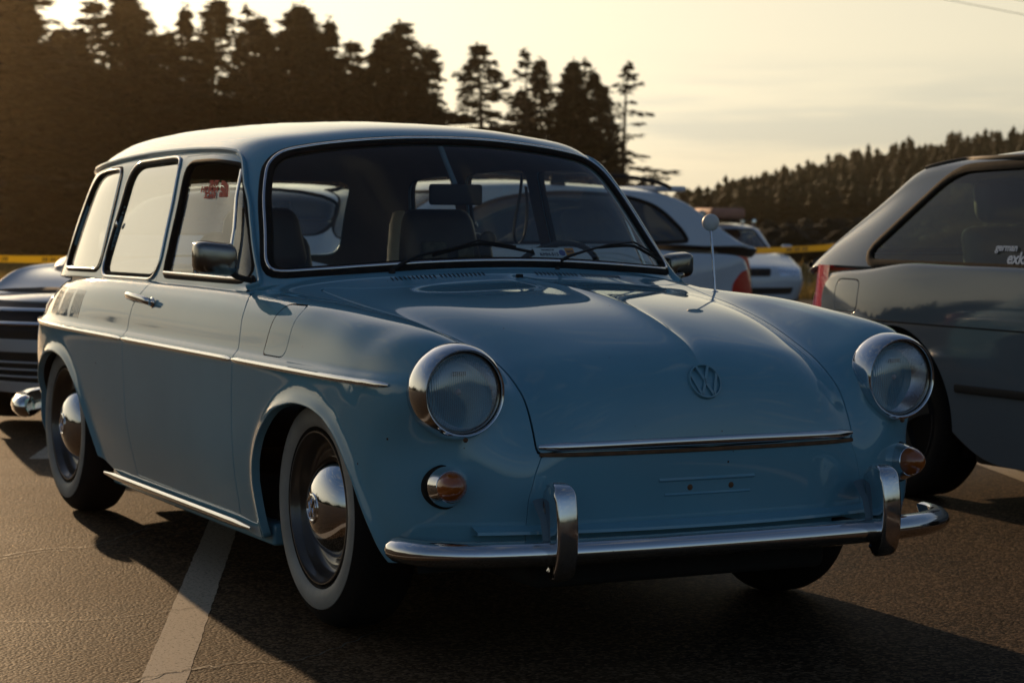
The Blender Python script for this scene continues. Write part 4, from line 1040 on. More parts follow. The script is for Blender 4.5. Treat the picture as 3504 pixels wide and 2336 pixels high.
    # --- side trim strips, split at the doors
    for s in (1, -1):
        for q0, q1 in ((-2.99,-1.522),(-1.514,-.485),(-.477,.505)):
            pts = []; ups = []
            for q in np.linspace(q0, q1, 40):
                h = bl.find_nearest(Vector((q, .80, .664))) if q < -2.6 or q > .3 else bl.ray_cast(Vector((q, 1.2, .664)), Vector((0, -1, 0)))
                if q < -2.6 or q > .3: h = bl.ray_cast(Vector((q, 1.2, .664)), Vector((0, -1, 0)))
                if h[0] is None: continue
                n = np.array(h[1]); n = n if n[1] > 0 else -n
                pts.append((np.array(h[0])+n*.004)*[1, s, 1]); ups.append(n*[1, s, 1])
            sc = [min(1, .35+.65*min(i, len(pts)-1-i)/1.5) for i in range(len(pts))]
            MB().sweep(pts, ellsec(.017, .011, 10), ups=ups, scale=sc).build('side_trim', 'chrome2', car)
        pts = [(q, s*.776, .207) for q in np.linspace(-1.80, -.40, 12)]
        MB().sweep(pts, ellsec(.014, .022, 10), scale=[.4]+[1]*10+[.4]).build('sill_trim', 'chrome', car)
        MB().box((-1.84, s*.70-.035, .165), (-.33, s*.70+.035, .225), .01).build('sill', 'blue', car)
        # arch liners and floor
        for c, rad in ((.07,.47),(-2.27,.48)):
            prof = []
            mb = MB(); n = 18; P = []
            for i in range(n+1):
                t = math.pi*i/n; P.append((c+rad*math.cos(t), .22+rad*.84*math.sin(t)))
            V = [(p[0], s*.70, p[1]) for p in P]+[(p[0], s*.42, p[1]) for p in P]
            F = [(i, i+1, n+2+i, n+1+i) for i in range(n)]; V.append((c, s*.42, .22)); F += [(n+1+i, n+2+i, 2*n+2) for i in range(n)]
            mb.add(V, F).build('wheel_well', 'under', car)
    MB().box((-3.05,-.42,.17), (.60,.42,.30), .02).build('floor_pan', 'under', car)
    MB().box((-1.86,-.70,.19), (-.42,.70,.26), .02).build('cabin_floor', 'under', car)
    # --- door handles
    for s in (1, -1):
        p0, n0 = sp(-1.50, .792, 0, bl, s); p1, n1 = sp(-1.30, .785, 0, bl, s); 
        h = MB().ell(tuple(p0+n0*.004), (.017, .006, .013)).build('handle', 'chrome2', doors[s]); MB().ell(tuple(p1+n1*.004), (.024, .006, .017)).build('handle_base', 'chrome2', h)
        L = [p0+n0*.004, p0+n0*.028, (p0*.75+p1*.25)+n0*.036, (p0+p1)/2+n0*.037, (p0*.25+p1*.75)+n0*.033, p1+n1*.024, p1+n1*.004]
        MB().sweep(crom(L, 5, False), ellsec(.013, .022, 10, .8), up=(0, 0, 1)).build('grip', 'chrome2', h)
    # --- headlights
    for s in (1, -1):
        c = (-.019, s*.625, .652)
        hl = bpy.data.objects.new('headlight', None); SC.collection.objects.link(hl); hl.parent = car
        bz = MB().lathe([(.560,.104),(.572,.1125),(.590,.1145),(.610,.1145),(.636,.111),(.652,.1050),(.657,.101),(.656,.098),(.650,.0965),(.645,.0975),(.641,.0965),(.641,.0935)], c, 'x', 64).build('rim', 'chrome', hl, smooth=60)
        MB().lathe([(.642,.0965),(.646,.0945),(.645,.0915),(.640,.090)], c, 'x', 64).build('retaining_ring', 'dchrome', hl, smooth=60)
        MB().lathe([(.641,.0915),(.650,.086),(.657,.074),(.6625,.055),(.665,.03),(.666,0)], c, 'x', 64).build('lens', 'lens', hl, smooth=80)
        MB().lathe([(.636,.091),(.615,.080),(.595,.062),(.58,.04),(.572,.018),(.571,0)], c, 'x', 48).build('reflector', 'reflector', hl, smooth=80)
        MB().ell((.588, s*.625, .652), (.02,.009,.009)).build('bulb', 'card', hl)
        MB().box((.600, s*.625-.017, .690), (.604, s*.625+.017, .700)).build('bulb_shield', 'plastic', hl)
        MB().ell((.640, s*.625, .543), (.006,.006,.006)).build('screw', 'rust', hl)
        # turn signal on a chrome cone
        p, n = fp(s*.652, .430, 0)
        ax = np.array([.93, s*.12, .10]); ax /= np.linalg.norm(ax)
        mtx = frame(tuple(p-ax*.012), (0, s*1.0, .0), (0, 0, 1))
        zx = Vector(ax); xx = Vector((0, 0, 1)).cross(zx).normalized(); yy = zx.cross(xx)
        mtx = Matrix(((xx.x, yy.x, zx.x, p[0]-ax[0]*.012), (xx.y, yy.y, zx.y, p[1]-ax[1]*.012), (xx.z, yy.z, zx.z, p[2]-ax[2]*.012), (0, 0, 0, 1)))
        def lat(prof, seg=40):
            m_ = MB().lathe(prof, (0, 0, 0), 'z', seg); m_.v = [tuple(mtx@Vector(q)) for q in m_.v]; return m_
        tsn = lat([(-.02,.053),(.008,.053),(.014,.050),(.015,.046)]).build('turn_signal', 'rubber', car)
        lat([(.012,.049),(.024,.047),(.042,.041),(.052,.038),(.0535,.036)]).build('housing', 'chrome', tsn)
        lat([(.052,.0365),(.060,.036),(.075,.030),(.088,.021),(.096,.012),(.099,0)]).build('lens', 'amber', tsn)
    # --- bumpers
    def bumper(path, name, h=.062, th=.052):
        P = crom(path, 10, False)
        P = np.vstack([P*[1, -1, 1], P[::-1][1:]])
        n = len(P); sc = [min(1.0, .42+.58*math.sin(min(i, n-1-i)/5*math.pi/2)) if min(i, n-1-i) < 5 else 1.0 for i in range(n)]
        th = -th if P[n//2][0] < 0 else th
        sec = [(-th*.5,-h*.42),(-th*.25,-h*.50),(th*.15,-h*.42),(th*.42,-h*.22),(th*.5,0),(th*.42,h*.22),(th*.15,h*.42),(-th*.25,h*.5),(-th*.5,h*.42),(-th*.30,0)]
        return MB().sweep(P, sec, up=(0, 0, 1), scale=sc).build(name, 'chrome', car, smooth=60)
    fb = bumper([(.535,.768,.285),(.60,.764,.285),(.66,.735,.285),(.708,.680,.285),(.745,.60,.285),(.772,.46,.285),(.785,.30,.285),(.792,.15,.285),(.794,0,.285)], 'front_bumper')
    rb = bumper([(-2.86,.775,.335),(-2.97,.765,.335),(-3.09,.73,.335),(-3.2,.665,.335),(-3.29,.52,.335),(-3.33,.3,.335),(-3.34,0,.335)], 'rear_bumper', .086, .06)
    for o_ in (rb,): pass
    for s in (1, -1):
        ol = crom([(.716,.415),(.745,.444),(.785,.452),(.818,.434),(.832,.39),(.836,.34),(.833,.285),(.822,.245),(.798,.224),(.765,.224),(.748,.250),(.742,.30),(.730,.36)], 4)
        bm = bmesh.new(); fs_ = []
        for sd in (-1, 1):
            vs = []
            for ox_, oz_ in ol:
                k_ = np.clip((ox_-.72)/.09, .35, 1.0); vs.append(bm.verts.new((ox_, s*.455+sd*.029*k_, oz_)))
            fs_.append(vs)
        n = len(ol); bm.faces.new(fs_[0]); bm.faces.new(fs_[1][::-1])
        for i in range(n): bm.faces.new((fs_[0][i], fs_[1][i], fs_[1][(i+1) % n], fs_[0][(i+1) % n]))
        bm.normal_update(); rim_e = [e for e in bm.edges if len(e.link_faces) == 2 and any(len(f.verts) > 10 for f in e.link_faces)]
        bmesh.ops.bevel(bm, geom=rim_e, offset=.015, segments=4, profile=.5, affect='EDGES', clamp_overlap=True)
        bmesh.ops.recalc_face_normals(bm, faces=bm.faces); me = bpy.data.meshes.new('overrider'); bm.to_mesh(me); bm.free(); finish(me, 'chrome'); me.set_sharp_from_angle(angle=R(60)); link('overrider', me, fb)
        MB().sweep([(.70, s*.455, .40), (.74, s*.455, .36), (.76, s*.455, .30)], ellsec(.02, .05, 8), up=(0, 1, 0)).build('overrider_arm', 'bluein', fb)
        MB().box((.60, s*.40-.02, .26), (.775, s*.40+.02, .31), .004).build('bracket', 'under', fb)
    # painted shelf above the bumper
    V = []; ys = np.linspace(-.60, .60, 41)
    mb = MB()
    for yy in ys:
        px = fp(yy, .335)[0][0]; ox = .745-.20*(abs(yy)/.6)**2.2*.45
        ox = max(ox, px+.012)
        V += [(px-.01, yy, .340), (px+.004, yy, .336), ((px+ox)/2, yy, .331), (ox, yy, .327), (ox+.002, yy, .320), (px-.01, yy, .312)]
    mb.add(V, [(i*6+q, i*6+q+1, (i+1)*6+q+1, (i+1)*6+q) for i in range(40) for q in range(5)]); mb.build('apron_shelf', 'blue', car, smooth=50)
    # --- hood trim, emblem, plate recess
    P = []; U = []
    for yy in np.linspace(-.446, .446, 40):
        p, n = fp(yy, .520+.004*(1-(yy/.446)**2), .004); P.append(p); U.append(n)
    n = len(P); MB().sweep(P, ellsec(.022, .016, 12, .8), ups=U, scale=[min(1, .45+.3*min(i, n-1-i)) for i in range(n)]).build('hood_trim', 'chrome', car, smooth=60)
    P2 = [fp(yy, .503, .0025)[0] for yy in np.linspace(-.446, .446, 40)]
    MB().sweep(P2, ellsec(.010, .005, 6), ups=U).build('hood_lower_gap', 'rust', car)
    p, nn = fp(0.0, .664, -.002)
    nn = np.array([nn[0], 0, nn[2]]); ux = Vector((0, 1, 0)); uy = Vector(nn).cross(ux).normalized()
    emblem(car, Matrix(((ux.x, uy.x, nn[0], p[0]), (ux.y, uy.y, nn[1], p[1]), (ux.z, uy.z, nn[2], p[2]), (0, 0, 0, 1))), .0455, .0085, 'blue', 'emblem')
    pl_ = MB()
    for yy0, yy1, zz0, zz1, d0, d1 in ((-.142,.128,.427,.437,.001,.005),(-.125,.118,.392,.4,.001,.003)):
        for a0, a1 in [(yy0, yy1)]:
            q = [fp(t, zz, o_)[0] for t in np.linspace(a0, a1, 8) for zz, o_ in ((zz1, 0), ((zz0+zz1)/2, d1), (zz0, 0))]
            pl_.add(q, [(i*3+k_, i*3+k_+1, (i+1)*3+k_+1, (i+1)*3+k_) for i in range(7) for k_ in range(2)])
    pl_.build('plate_mount', 'blue', car, smooth=60)
    for yy in (-.055, .062):
        p, nn = fp(yy, .412, .0); mb = MB().ell(tuple(p), (.004,.0075,.0075), 12, 6); mb.build('screw_hole', 'rust', car)
    # --- cowl vents: slits either side of the washer jet
    mb = MB()
    for s in (1, -1):
        for y0, y1 in ((.085,.215),(.235,.362)):
            for t in np.linspace(y0, y1, 11):
                sl = .010*1
                a_, na = tp(-.388+.0*t, s*t, .0015); b_, nb = tp(-.352, s*t-.006, .0015)
                a_ = a_+[-(t/.36)**2*.012, 0, 0]; b_ = b_+[-(t/.36)**2*.012, 0, 0]
                a_, na = tp(a_[0], a_[1], .001); b_, nb = tp(b_[0], b_[1], .001)
                mb.sweep([a_, (a_+b_)/2+na*.0002, b_], ellsec(.0052, .0022, 6), up=tuple(na), scale=[.5, 1, .5])
    mb.build('cowl_vent_slots', 'under', car, kind='stuff')
    p, nn = tp(-.317, 0, 0); MB().box((p[0]-.008, -.009, p[2]-.004), (p[0]+.008, .009, p[2]+.009), .003).build('washer_jet', 'plastic', car)
    # louvres on the rear quarters
    for s in (1, -1):
        mb = MB()
        for g0 in (-2.11, -2.27, -2.43):
            for k_ in range(6):
                xx = g0-k_*.0215; pts = []; ups = []
                for zz in np.linspace(.700, .796, 6):
                    p, nn = sp(xx-(zz-.70)*-.30, zz, .0005, bl, s); pts.append(p); ups.append(nn)
                mb.sweep(pts, ellsec(.0046, .0012, 6), ups=ups, scale=[.4, 1, 1, 1, 1, .4])
        mb.build('air_louvres', 'under', car, kind='stuff')
        # tail lamp wrapping the rear corner
        mb = MB(); mb.ell((-3.02, s*.60, .66), (.06,.05,.085)); mb.build('tail_light', 'redlens', car)
        MB().ell((-2.985, s*.585, .745), (.045,.03,.022)).build('tail_light_trim', 'chrome2', car)
    # --- wipers
    for arm, bld in ((((-.455,-.339,.905),(-.452,-.257,.945),(-.458,-.161,.965),(-.472,-.063,.988)), ((-.462,-.205,.947),(-.468,-.065,.978),(-.466,.01,.974),(-.458,.118,.955))),
                     (((-.452,.184,.912),(-.448,.22,.940),(-.478,.307,.960),(-.522,.411,.978)), ((-.520,.365,.968),(-.560,.502,.972),(-.570,.558,.953),(-.590,.632,.922)))):
        w = MB().tube([(arm[0][0]+.02, arm[0][1], arm[0][2]-.03), (arm[0][0]+.01, arm[0][1], arm[0][2]+.0)], .010, 12).build('wiper', 'plastic', car)
        MB().sweep(crom(arm, 5, False), ellsec(.011, .009, 8), scale=list(np.linspace(1.35, .6, 16))).build('arm', 'plastic', w)
        b2 = np.array(bld); c0 = crom(b2, 5, False)
        MB().sweep(c0, ellsec(.006, .010, 6)).build('blade', 'plastic', w)
        mid = c0[len(c0)//3]; MB().sweep([c0[2]+[.012,0,.006], mid+[.018,0,.012], c0[-4]+[.012,0,.006]], ellsec(.005, .006, 6)).build('blade_bridge', 'plastic', w)
    # --- mirrors
    for s, c, dims in ((-1, (-.615,-.800,.937), (.052,.135,.100)), (1, (-.765,.792,.905), (.05,.115,.088))):
        mb = MB(); mb.box((-.5,-.5,-.5), (.5,.5,.5), .24)
        V = []
        for v in mb.v:
            xx, yy, zz = v
            tpr = 1-.22*(xx+.5)            # front face smaller
            V.append((xx*dims[0]+(.0 if xx < 0 else .006), yy*dims[1]*tpr, zz*dims[2]*tpr))
        ca, sa = math.cos(.12*s), math.sin(.12*s)
        mb.v = [(c[0]+a_*ca-b_*sa, c[1]+a_*sa+b_*ca, c[2]+zz+b_*.10*s*(1)) for a_, b_, zz in V]
        mo = mb.build('side_mirror', 'dchrome', car, smooth=60)
        base = sp(-.625, .872, .004, bu, s)[0]
        path = crom([tuple(base), (base[0]+.01, base[1]+s*.03, base[2]+.006), (c[0]+.012, c[1]-s*.05, c[2]-.045), (c[0]+.01, c[1]-s*.03, c[2]-.02)], 5, False)
        MB().tube(path, .0085, 10).build('stalk', 'dchrome' if s > 0 else 'plastic', mo); MB().ell(tuple(base), (.016,.008,.016)).build('foot', 'plastic', mo)
        MB().box((c[0]-dims[0]*.5-.002, c[1]-dims[1]*.42, c[2]-dims[2]*.42), (c[0]-dims[0]*.5+.003, c[1]+dims[1]*.42, c[2]+dims[2]*.42), .002).build('mirror_glass', 'chrome2', mo)
    # --- antenna with ball
    an = MB().tube([(-.305,.645,.835), (-.325,.650,.93), (-.352,.657,1.02)], .0038, 8).build('antenna', 'chrome', car)
    MB().ell((-.357,.659,1.045), (.026,.026,.026), 28, 18).build('antenna_ball', 'ball', an)
    MB().ell((-.305,.645,.838), (.014,.014,.007)).build('antenna_base', 'chrome', an)
    # --- wheels
    for xx, s in ((0,-1),(0,1),(-2.4,-1),(-2.4,1)): wheel(car, xx, s*.744, s)
    # --- cabin
    for s in (1, -1):
        yc = s*.335; mb = MB()
        st = MB().box((-1.62, yc-.24, .34), (-1.08, yc+.24, .50), .05).build('seat', 'dark', car)
        m2 = MB().box((-.05,-.23,0), (.05,.23,.52), .045)
        m2.v = [(-1.50-(zz)*.16+a_*(1-.25*zz), yc+b_*(1-.22*max(0, zz-.30)/.22), .48+zz) for a_, b_, zz in m2.v]
        m2.build('backrest', 'dark', st)
        hw = .155 if s > 0 else .15
        m3 = MB().box((-.045,-hw,0), (.045,hw,.20), .04)
        m3.v = [(-1.545+a_-zz*.1, yc-.02*s+b_*(1-.25*max(0, zz-.08)/.12), .88+zz) for a_, b_, zz in m3.v]
        m3.build('headrest', 'dark', st)
        m4 = MB().box((-.006,-.10,0), (.006,-.01,.13), .004).box((-.006,.03,0), (.006,.09,.12), .004)
        if s > 0:
            m4.v = [(-1.482+a_-zz*.16, yc+b_, .84+zz) for a_, b_, zz in m4.v]; m4.build('woven_insert', 'mesh', st)
            MB().sweep([(-1.51, yc-.205, .80), (-1.52, yc-.20, .88), (-1.53, yc-.192, .96), (-1.545, yc-.18, 1.03), (-1.55, yc-.165, 1.068)], ellsec(.022, .085, 8), up=(1, 0, 0)).build('piping', 'cream', st)
        # hanging belt on the pillar
        if s > 0:
            lp = crom([(-1.50,.61,1.20),(-1.50,.60,1.12),(-1.51,.585,1.02),(-1.52,.60,.965),(-1.52,.63,.99),(-1.51,.635,1.08),(-1.50,.625,1.16)], 5, False)
            MB().sweep(lp, ellsec(.004, .022, 6), up=(1, 0, 0)).build('seat_belt', 'dark', car)
    MB().box((-2.25,-.60,.36), (-1.95,.60,.50), .05).box((-2.34,-.60,.45), (-2.20,.60,.86), .05).build('rear_bench', 'dark', car)
    MB().box((-2.92,-.60,.50), (-2.2,.60,.56), .02).build('cargo_floor', 'dark', car)
    # dashboard follows the windshield base
    V = []; ys = np.linspace(-.63, .63, 25); mb = MB()
    for yy in ys:
        xo = -.475-.13*(abs(yy)/.63)**2.4
        V += [(xo, yy, .905-.02*(abs(yy)/.63)**2), (xo-.10, yy, .893), (xo-.20, yy, .872), (xo-.22, yy, .80), (xo-.20, yy, .70)]
    mb.add(V, [(i*5+q, i*5+q+1, (i+1)*5+q+1, (i+1)*5+q) for i in range(24) for q in range(4)]); mb.build('dashboard', 'dark', car, smooth=40)
    for s in (1, -1):
        MB().box((-2.45, s*.695-.01, .26), (-.60, s*.695+.01, .845), .008).build('trim_panel', 'dark', car)
    # steering wheel
    c = np.array([-.86,.385,.845]); axn = np.array([-.80,0,.60]); u = np.array([0,1.,0]); v_ = np.cross(axn, u)
    sw = MB().sweep([tuple(c+.165*(u*math.cos(t)+v_*math.sin(t))) for t in np.linspace(0, 2*math.pi, 48, endpoint=False)], ellsec(.019,.019, 8), up=tuple(axn), closed=True).build('steering_wheel', 'dark', car)
    MB().sweep([tuple(c-u*.16), tuple(c-axn*.03), tuple(c+u*.16)], ellsec(.024,.012, 8), up=tuple(axn)).build('spoke', 'dark', sw)
    MB().sweep([tuple(c), tuple(c-axn*.25)], ellsec(.04,.04, 10), up=(0, 1, 0)).build('column', 'dark', sw)
    MB().ell((-1.0,.235,.985), (.012,.030,.026)).build('round_gauge', 'dark', car)
    # rear view mirror
    rm = MB().box((-.812,-.06,1.092), (-.79,.115,1.155), .009).build('rear_view_mirror', 'plastic', car)
    MB().sweep([(-.845,-.005,1.272),(-.835,.012,1.22),(-.81,.03,1.155)], ellsec(.013,.018, 8), up=(0, 1, 0)).build('mirror_stalk', 'bluein', rm)
    # registration card and month sticker inside the glass
    fr = frame((-.500,.196,.952), (-.10, 1, 0), (-.62, 0, .78))
    def card(x0, x1, y0, y1, material, name, parent):
        mb = MB().prism([(x0, y0), (x1, y0), (x1, y1), (x0, y1)], lambda a_, b_, d_: tuple(fr@Vector((a_, b_, d_))), 0, .0008); return mb.build(name, material, parent, None)
    cd = card(-.056,.052,-.019,.019, 'card', 'registration_card', car)
    card(-.056,.052,-.0265,-.0195, 'redcard', 'red_band', cd); card(.054,.085,-.012,.018, 'orange', 'month_sticker', cd)
    text_mesh('lettering', 'KMH-515', .0165, 'print', cd, fr@Matrix.Translation((-.008,-.006,.0022)))
    text_mesh('lettering', 'PROVINCE OF', .007, 'print', cd, fr@Matrix.Translation((-.008,.010,.0022)))
    text_mesh('lettering', 'NOV', .011, 'print', cd, fr@Matrix.Translation((.069,.004,.0022)))
    MB().prism([(.040+.011*math.cos(t), .0+.011*math.sin(t)) for t in np.linspace(0, 6.283, 20, endpoint=False)], lambda a_, b_, d_: tuple(fr@Vector((a_, b_, d_))), .001, .0016).build('round_seal', 'blueprint', cd, None)
    translucent(MT['redst'], (.85, .02, .012), .55)
    # red outfitter sticker on the passenger door glass, mirrored as seen from outside
    o0 = sp(-1.105, 1.130, -.0105, bu, -1)[0]
    fs = frame(tuple(o0), (1, .06, 0), (0, .22, 1))@Matrix.Diagonal((1.75, 1.1, 1, 1))@Matrix.Translation((-.03, .008, 0))
    arc = [(.060,-.022)]+[(.060+.044*math.cos(t)*1.0, -.022+.044*math.sin(t)) for t in np.linspace(0, math.pi/2, 12)]
    dm = MB()
    for r0, r1 in ((.0,.0155),(.0175,.0305),(.0325,.046)):
        th = np.linspace(0, math.pi/2, 12); pol = [(.050+r1*math.cos(t), -.024+r1*math.sin(t)) for t in th]+([(.050+r0*math.cos(t), -.024+r0*math.sin(t)) for t in th[::-1]] if r0 > 0 else [(.050,-.024)])
        dm.prism(pol, lambda a_, b_, d_: tuple(fs@Vector((a_, b_, d_))), 0, .001)
    stk = dm.build('logo_sticker', 'redst', car, None)
    for k_, wd in enumerate(('THE', 'NORTH', 'FACE')):
        text_mesh('lettering', wd, .0215, 'redst', stk, fs@Matrix.Translation((.040-len(wd)*.0075, .014-.0170*k_, .0012)), mirror=True, bold=.0012)
    return car
classic_car()
# ---------------------------------------------------------------- modern cars (local: front axle 0, forward +x)
def alloy(parent, x, y, s, r=.31, w=.2, z=None, spokes=5, mat_='silver'):
    z = r if z is None else z; o = (x, y, z); k = r/.312
    wl = bpy.data.objects.new('wheel', None); SC.collection.objects.link(wl); wl.parent = parent
    MB().lathe([(-w,.2*k),(-w-.005,.25*k),(-w+.01,.295*k),(-w+.03,.309*k),(-.03,.311*k),(-.012,.302*k),(-.002,.275*k),(0,.25*k),(-.006,.222*k),(-.012,.216*k),(-.02,.21*k)], o, sgn=s, seg=56).build('tyre', 'tyre', wl, smooth=50)
    rm = MB().lathe([(-.008,.218*k),(-.008,.208*k),(-.03,.20*k),(-.12,.19*k),(-.13,.0)], o, sgn=s, seg=48)
    rm.build('rim', 'under', wl)
    sp_ = MB().lathe([(-.006,.219*k),(-.002,.214*k),(-.006,.206*k),(-.02,.204*k)], o, sgn=s, seg=48).lathe([(-.02,.055),(-.012,.05),(-.010,.0)], o, sgn=s, seg=24)
    for i in range(spokes):
        a = 2*math.pi*i/spokes+.3; c, q = math.cos(a), math.sin(a)
        sp_.sweep([(x+c*.03, y-s*.02, z+q*.03), (x+c*.12*k, y-s*.014, z+q*.12*k), (x+c*.21*k, y-s*.010, z+q*.21*k)], [(-.014,-.012),(.014,-.012),(.018,.012),(-.018,.012)], up=(0, s, 0), scale=[1.5, 1, 1.3])
    sp_.build('spokes', mat_, wl)
    return wl
def make_shell(spec):
    lower = []
    for (sx, sz), (hx, hy, hz), (lx, ly, lz) in spec['low']:
        row = []
        for t in (0, .28, .54, .76, .91):
            w = t**2.6; row.append((sx+(hx-sx)*w, hy*t*1.0 if t < .9 else hy*.955, sz+(hz-sz)*w*.8))
        row.append((hx, hy, hz))
        for t in (.16, .36, .58, .8, 1):
            row.append((hx+(lx-hx)*t, hy+(ly-hy)*t+spec.get('bulge', .03)*math.sin(math.pi*min(1, t**.7)), hz+(lz-hz)*t))
        lower.append(row)
    upper = []
    for (sx, sz), (ex, ey, ez), (bx, by, bz) in spec['up']:
        row = []
        for t in (0, .3, .6, .84):
            w = t**3; row.append((sx+(ex-sx)*w, ey*t, sz+(ez-sz)*w*.85))
        row.append((ex, ey, ez))
        for t in (.15, .38, .62, .82, 1): row.append((ex+(bx-ex)*t, ey+(by-ey)*t+.006*math.sin(math.pi*t), ez+(bz-ez)*t))
        upper.append(row)
    out = []
    for net, a, b in ((lower, 260, 84), (upper, 180, 60)):
        G = surface(net, 420, 160, .8); G = resample(resample(G, 0, a), 1, b); Nn = grid_normals(G)
        if Nn[a//2, 2, 2] < 0: Nn = -Nn
        Nn[:, 0, 1] = 0; Nn[:, 0] /= np.linalg.norm(Nn[:, 0], axis=1, keepdims=True)+1e-9
        out.append(grid_mesh(G, Nn))
    return out
def modern_car(name, label, cat, loc, rz, spec, paint, glass='glass_dark'):
    car = thing(name, label, cat, loc, rz)
    low, up = make_shell(spec)
    notc = lambda a, b: not (abs(a[1]) < 1e-4 and abs(b[1]) < 1e-4)
    both = lambda m: join(m, mirrored(m))
    x, y, z = low.V.T
    cab = rounded(spec['cabin'], .08); f = np.where(z > spec['belt']-.10, sdist(np.stack([x, y], 1), cab), 1.0); _, low = split(low, f)
    r = spec['r']
    for c, ar in ((0, spec['arch']), (-spec['wb'], spec['arch'])):
        f = np.where(low.V[:, 1] > spec['W']*.55, np.hypot(low.V[:, 0]-c, low.V[:, 2]-r)-ar, 1.0); _, low = split(low, f)
    parts = []
    for nm, plane, poly, cond, material, off in spec.get('patch', []):
        idx = {'xz': [0, 2], 'yz': [1, 2], 'xy': [0, 1]}[plane]
        f = np.where(cond(low.V), sdist(low.V[:, idx], np.array(poly)), 1.0)
        p, low2 = split(low, f+.0015)
        if p is None: continue
        f2 = np.where(cond(low2.V), sdist(low2.V[:, idx], np.array(poly)), 1.0)
        _, low = split(low2, f2-.0015)
        parts.append((nm, lip(offset(p, off), .002, .01, notc), material))
    for nm, poly in spec.get('lines', []):     # closed panel outlines kept in body colour
        f = np.where(low.V[:, 1] > spec['W']*.75, sdist(low.V[:, [0, 2]], np.array(poly)), 1.0)
        p, low2 = split(low, f+.0035)
        f2 = np.where(low2.V[:, 1] > spec['W']*.75, sdist(low2.V[:, [0, 2]], np.array(poly)), 1.0)
        _, low = split(low2, f2-.0035); p = lip(p, .002, .012, notc)
        for m in (p, mirrored(p)): obj(nm, m, paint, car)
    gl = []
    for nm, poly, cond in spec['glass']:
        pl = [0, 2] if nm == 'side' else [1, 2]
        f = np.where(cond(up.V), sdist(up.V[:, pl], np.array(poly)), 1.0)
        g, up = split(up, f); gl.append((nm, g))
    body = join(both(lip(low, .003, .02, notc)), both(lip(up, .003, .02, notc)))
    obj('body', body, paint, car)
    obj('headlining', both(M(offset(up, -.025).V, -up.N, [q[::-1] for q in up.F])), 'lining', car)
    for nm, m, material in parts:
        if spec.get('one', {}).get(nm): obj(nm, both(m), material, car)
        else:
            for q in (m, mirrored(m)): obj(nm, q, material, car)
    for nm, g in gl:
        if g is None: continue
        def seal(m, par):
            mb = MB()
            for P, Nn, cl in loops(m, notc):
                if len(P) < 10: continue
                d = np.r_[0, np.cumsum(np.linalg.norm(np.diff(P, axis=0), axis=1))]; n = max(10, int(d[-1]/.03)); t = np.linspace(0, d[-1], n, endpoint=not cl)
                Q = np.stack([np.interp(t, d, P[:, c]) for c in range(3)], 1); NN = np.stack([np.interp(t, d, Nn[:, c]) for c in range(3)], 1)
                w = spec.get('sealw', .011)
                mb.sweep(Q, [(-w,-.012),(-w,.001),(-w*.4,.003),(w*.5,.003),(w,-.001),(w,-.012)], ups=NN, closed=cl)
            if mb.v: mb.build('seal', 'rubber', par, smooth=50)
        if nm == 'side':
            for q in (g, mirrored(g)): seal(q, obj('window', offset(q, -.008), glass, car))
        else:
            o_ = obj('windshield' if nm == 'front' else 'rear_window', both(offset(g, -.008)), 'glass' if nm == 'front' else glass, car)
            seal(g, o_); seal(mirrored(g), o_)
    for xx in (0, -spec['wb']):
        for s in (1, -1): alloy(car, xx, s*(spec['W']-.03), s, r, spokes=spec.get('spokes', 5), mat_=spec.get('wheelmat', 'silver'))
    W = spec['W']
    x0, x1 = spec['cabin'][-1][0], spec['cabin'][0][0]
    MB().box((-spec['wb']-.55, -W*.62, .16), (.45, W*.62, .34), .02).build('floor_pan', 'under', car)
    MB().box((-spec['wb']+.42, -W*.93, .17), (-.42, W*.93, .30), .02).build('sill', 'under', car)
    MB().box((-spec['wb']-.5, -W*.86, .60), (-.1, W*.86, .66), .02).build('cabin_floor', 'dark', car)
    for s in (1, -1):
        for c in (0, -spec['wb']):
            n = 14; P = [(c+(spec['arch']+.03)*math.cos(t), r+(spec['arch']+.03)*math.sin(t)) for t in np.linspace(-.3, math.pi+.3, n+1)]
            mb = MB(); mb.add([(p[0], s*(W-.05), p[1]) for p in P]+[(p[0], s*W*.5, p[1]) for p in P]+[(c, s*W*.5, r)], [(i, i+1, n+2+i, n+1+i) for i in range(n)]+[(n+1+i, n+2+i, 2*n+2) for i in range(n)]); mb.build('wheel_well', 'under', car)
        for sx in (-1.25, -1.25-.95):
            st = MB().box((sx-.12, s*.36-.22, .45), (sx+.38, s*.36+.22, .58), .05).build('seat', 'dark', car)
            m2 = MB().box((-.06,-.22,0), (.06,.22,.48), .05); m2.v = [(sx-.10-c_*.2+a_, s*.36+b_, .55+c_) for a_, b_, c_ in m2.v]; m2.build('backrest', 'dark', st)
            m3 = MB().box((-.05,-.13,0), (.05,.13,.17), .045); m3.v = [(sx-.22-c_*.15+a_, s*.36+b_, 1.04+c_) for a_, b_, c_ in m3.v]; m3.build('headrest', 'dark', st)
        if spec.get('mirrors', True):
            mx, mz = spec['cowl']
            mb = MB().box((-.5,-.5,-.5), (.5,.5,.5), .25); mb.v = [(mx-.12+a_*.10, s*(W+.06)+b_*.17, mz+.06+c_*.13) for a_, b_, c_ in mb.v]
            mo = mb.build('side_mirror', paint, car, smooth=60); MB().box((mx-.14, min(s*(W-.10), s*(W+.02)), mz+.0), (mx-.08, max(s*(W-.10), s*(W+.02)), mz+.04), .01).build('stalk', 'plastic', mo)
    return car, low, up
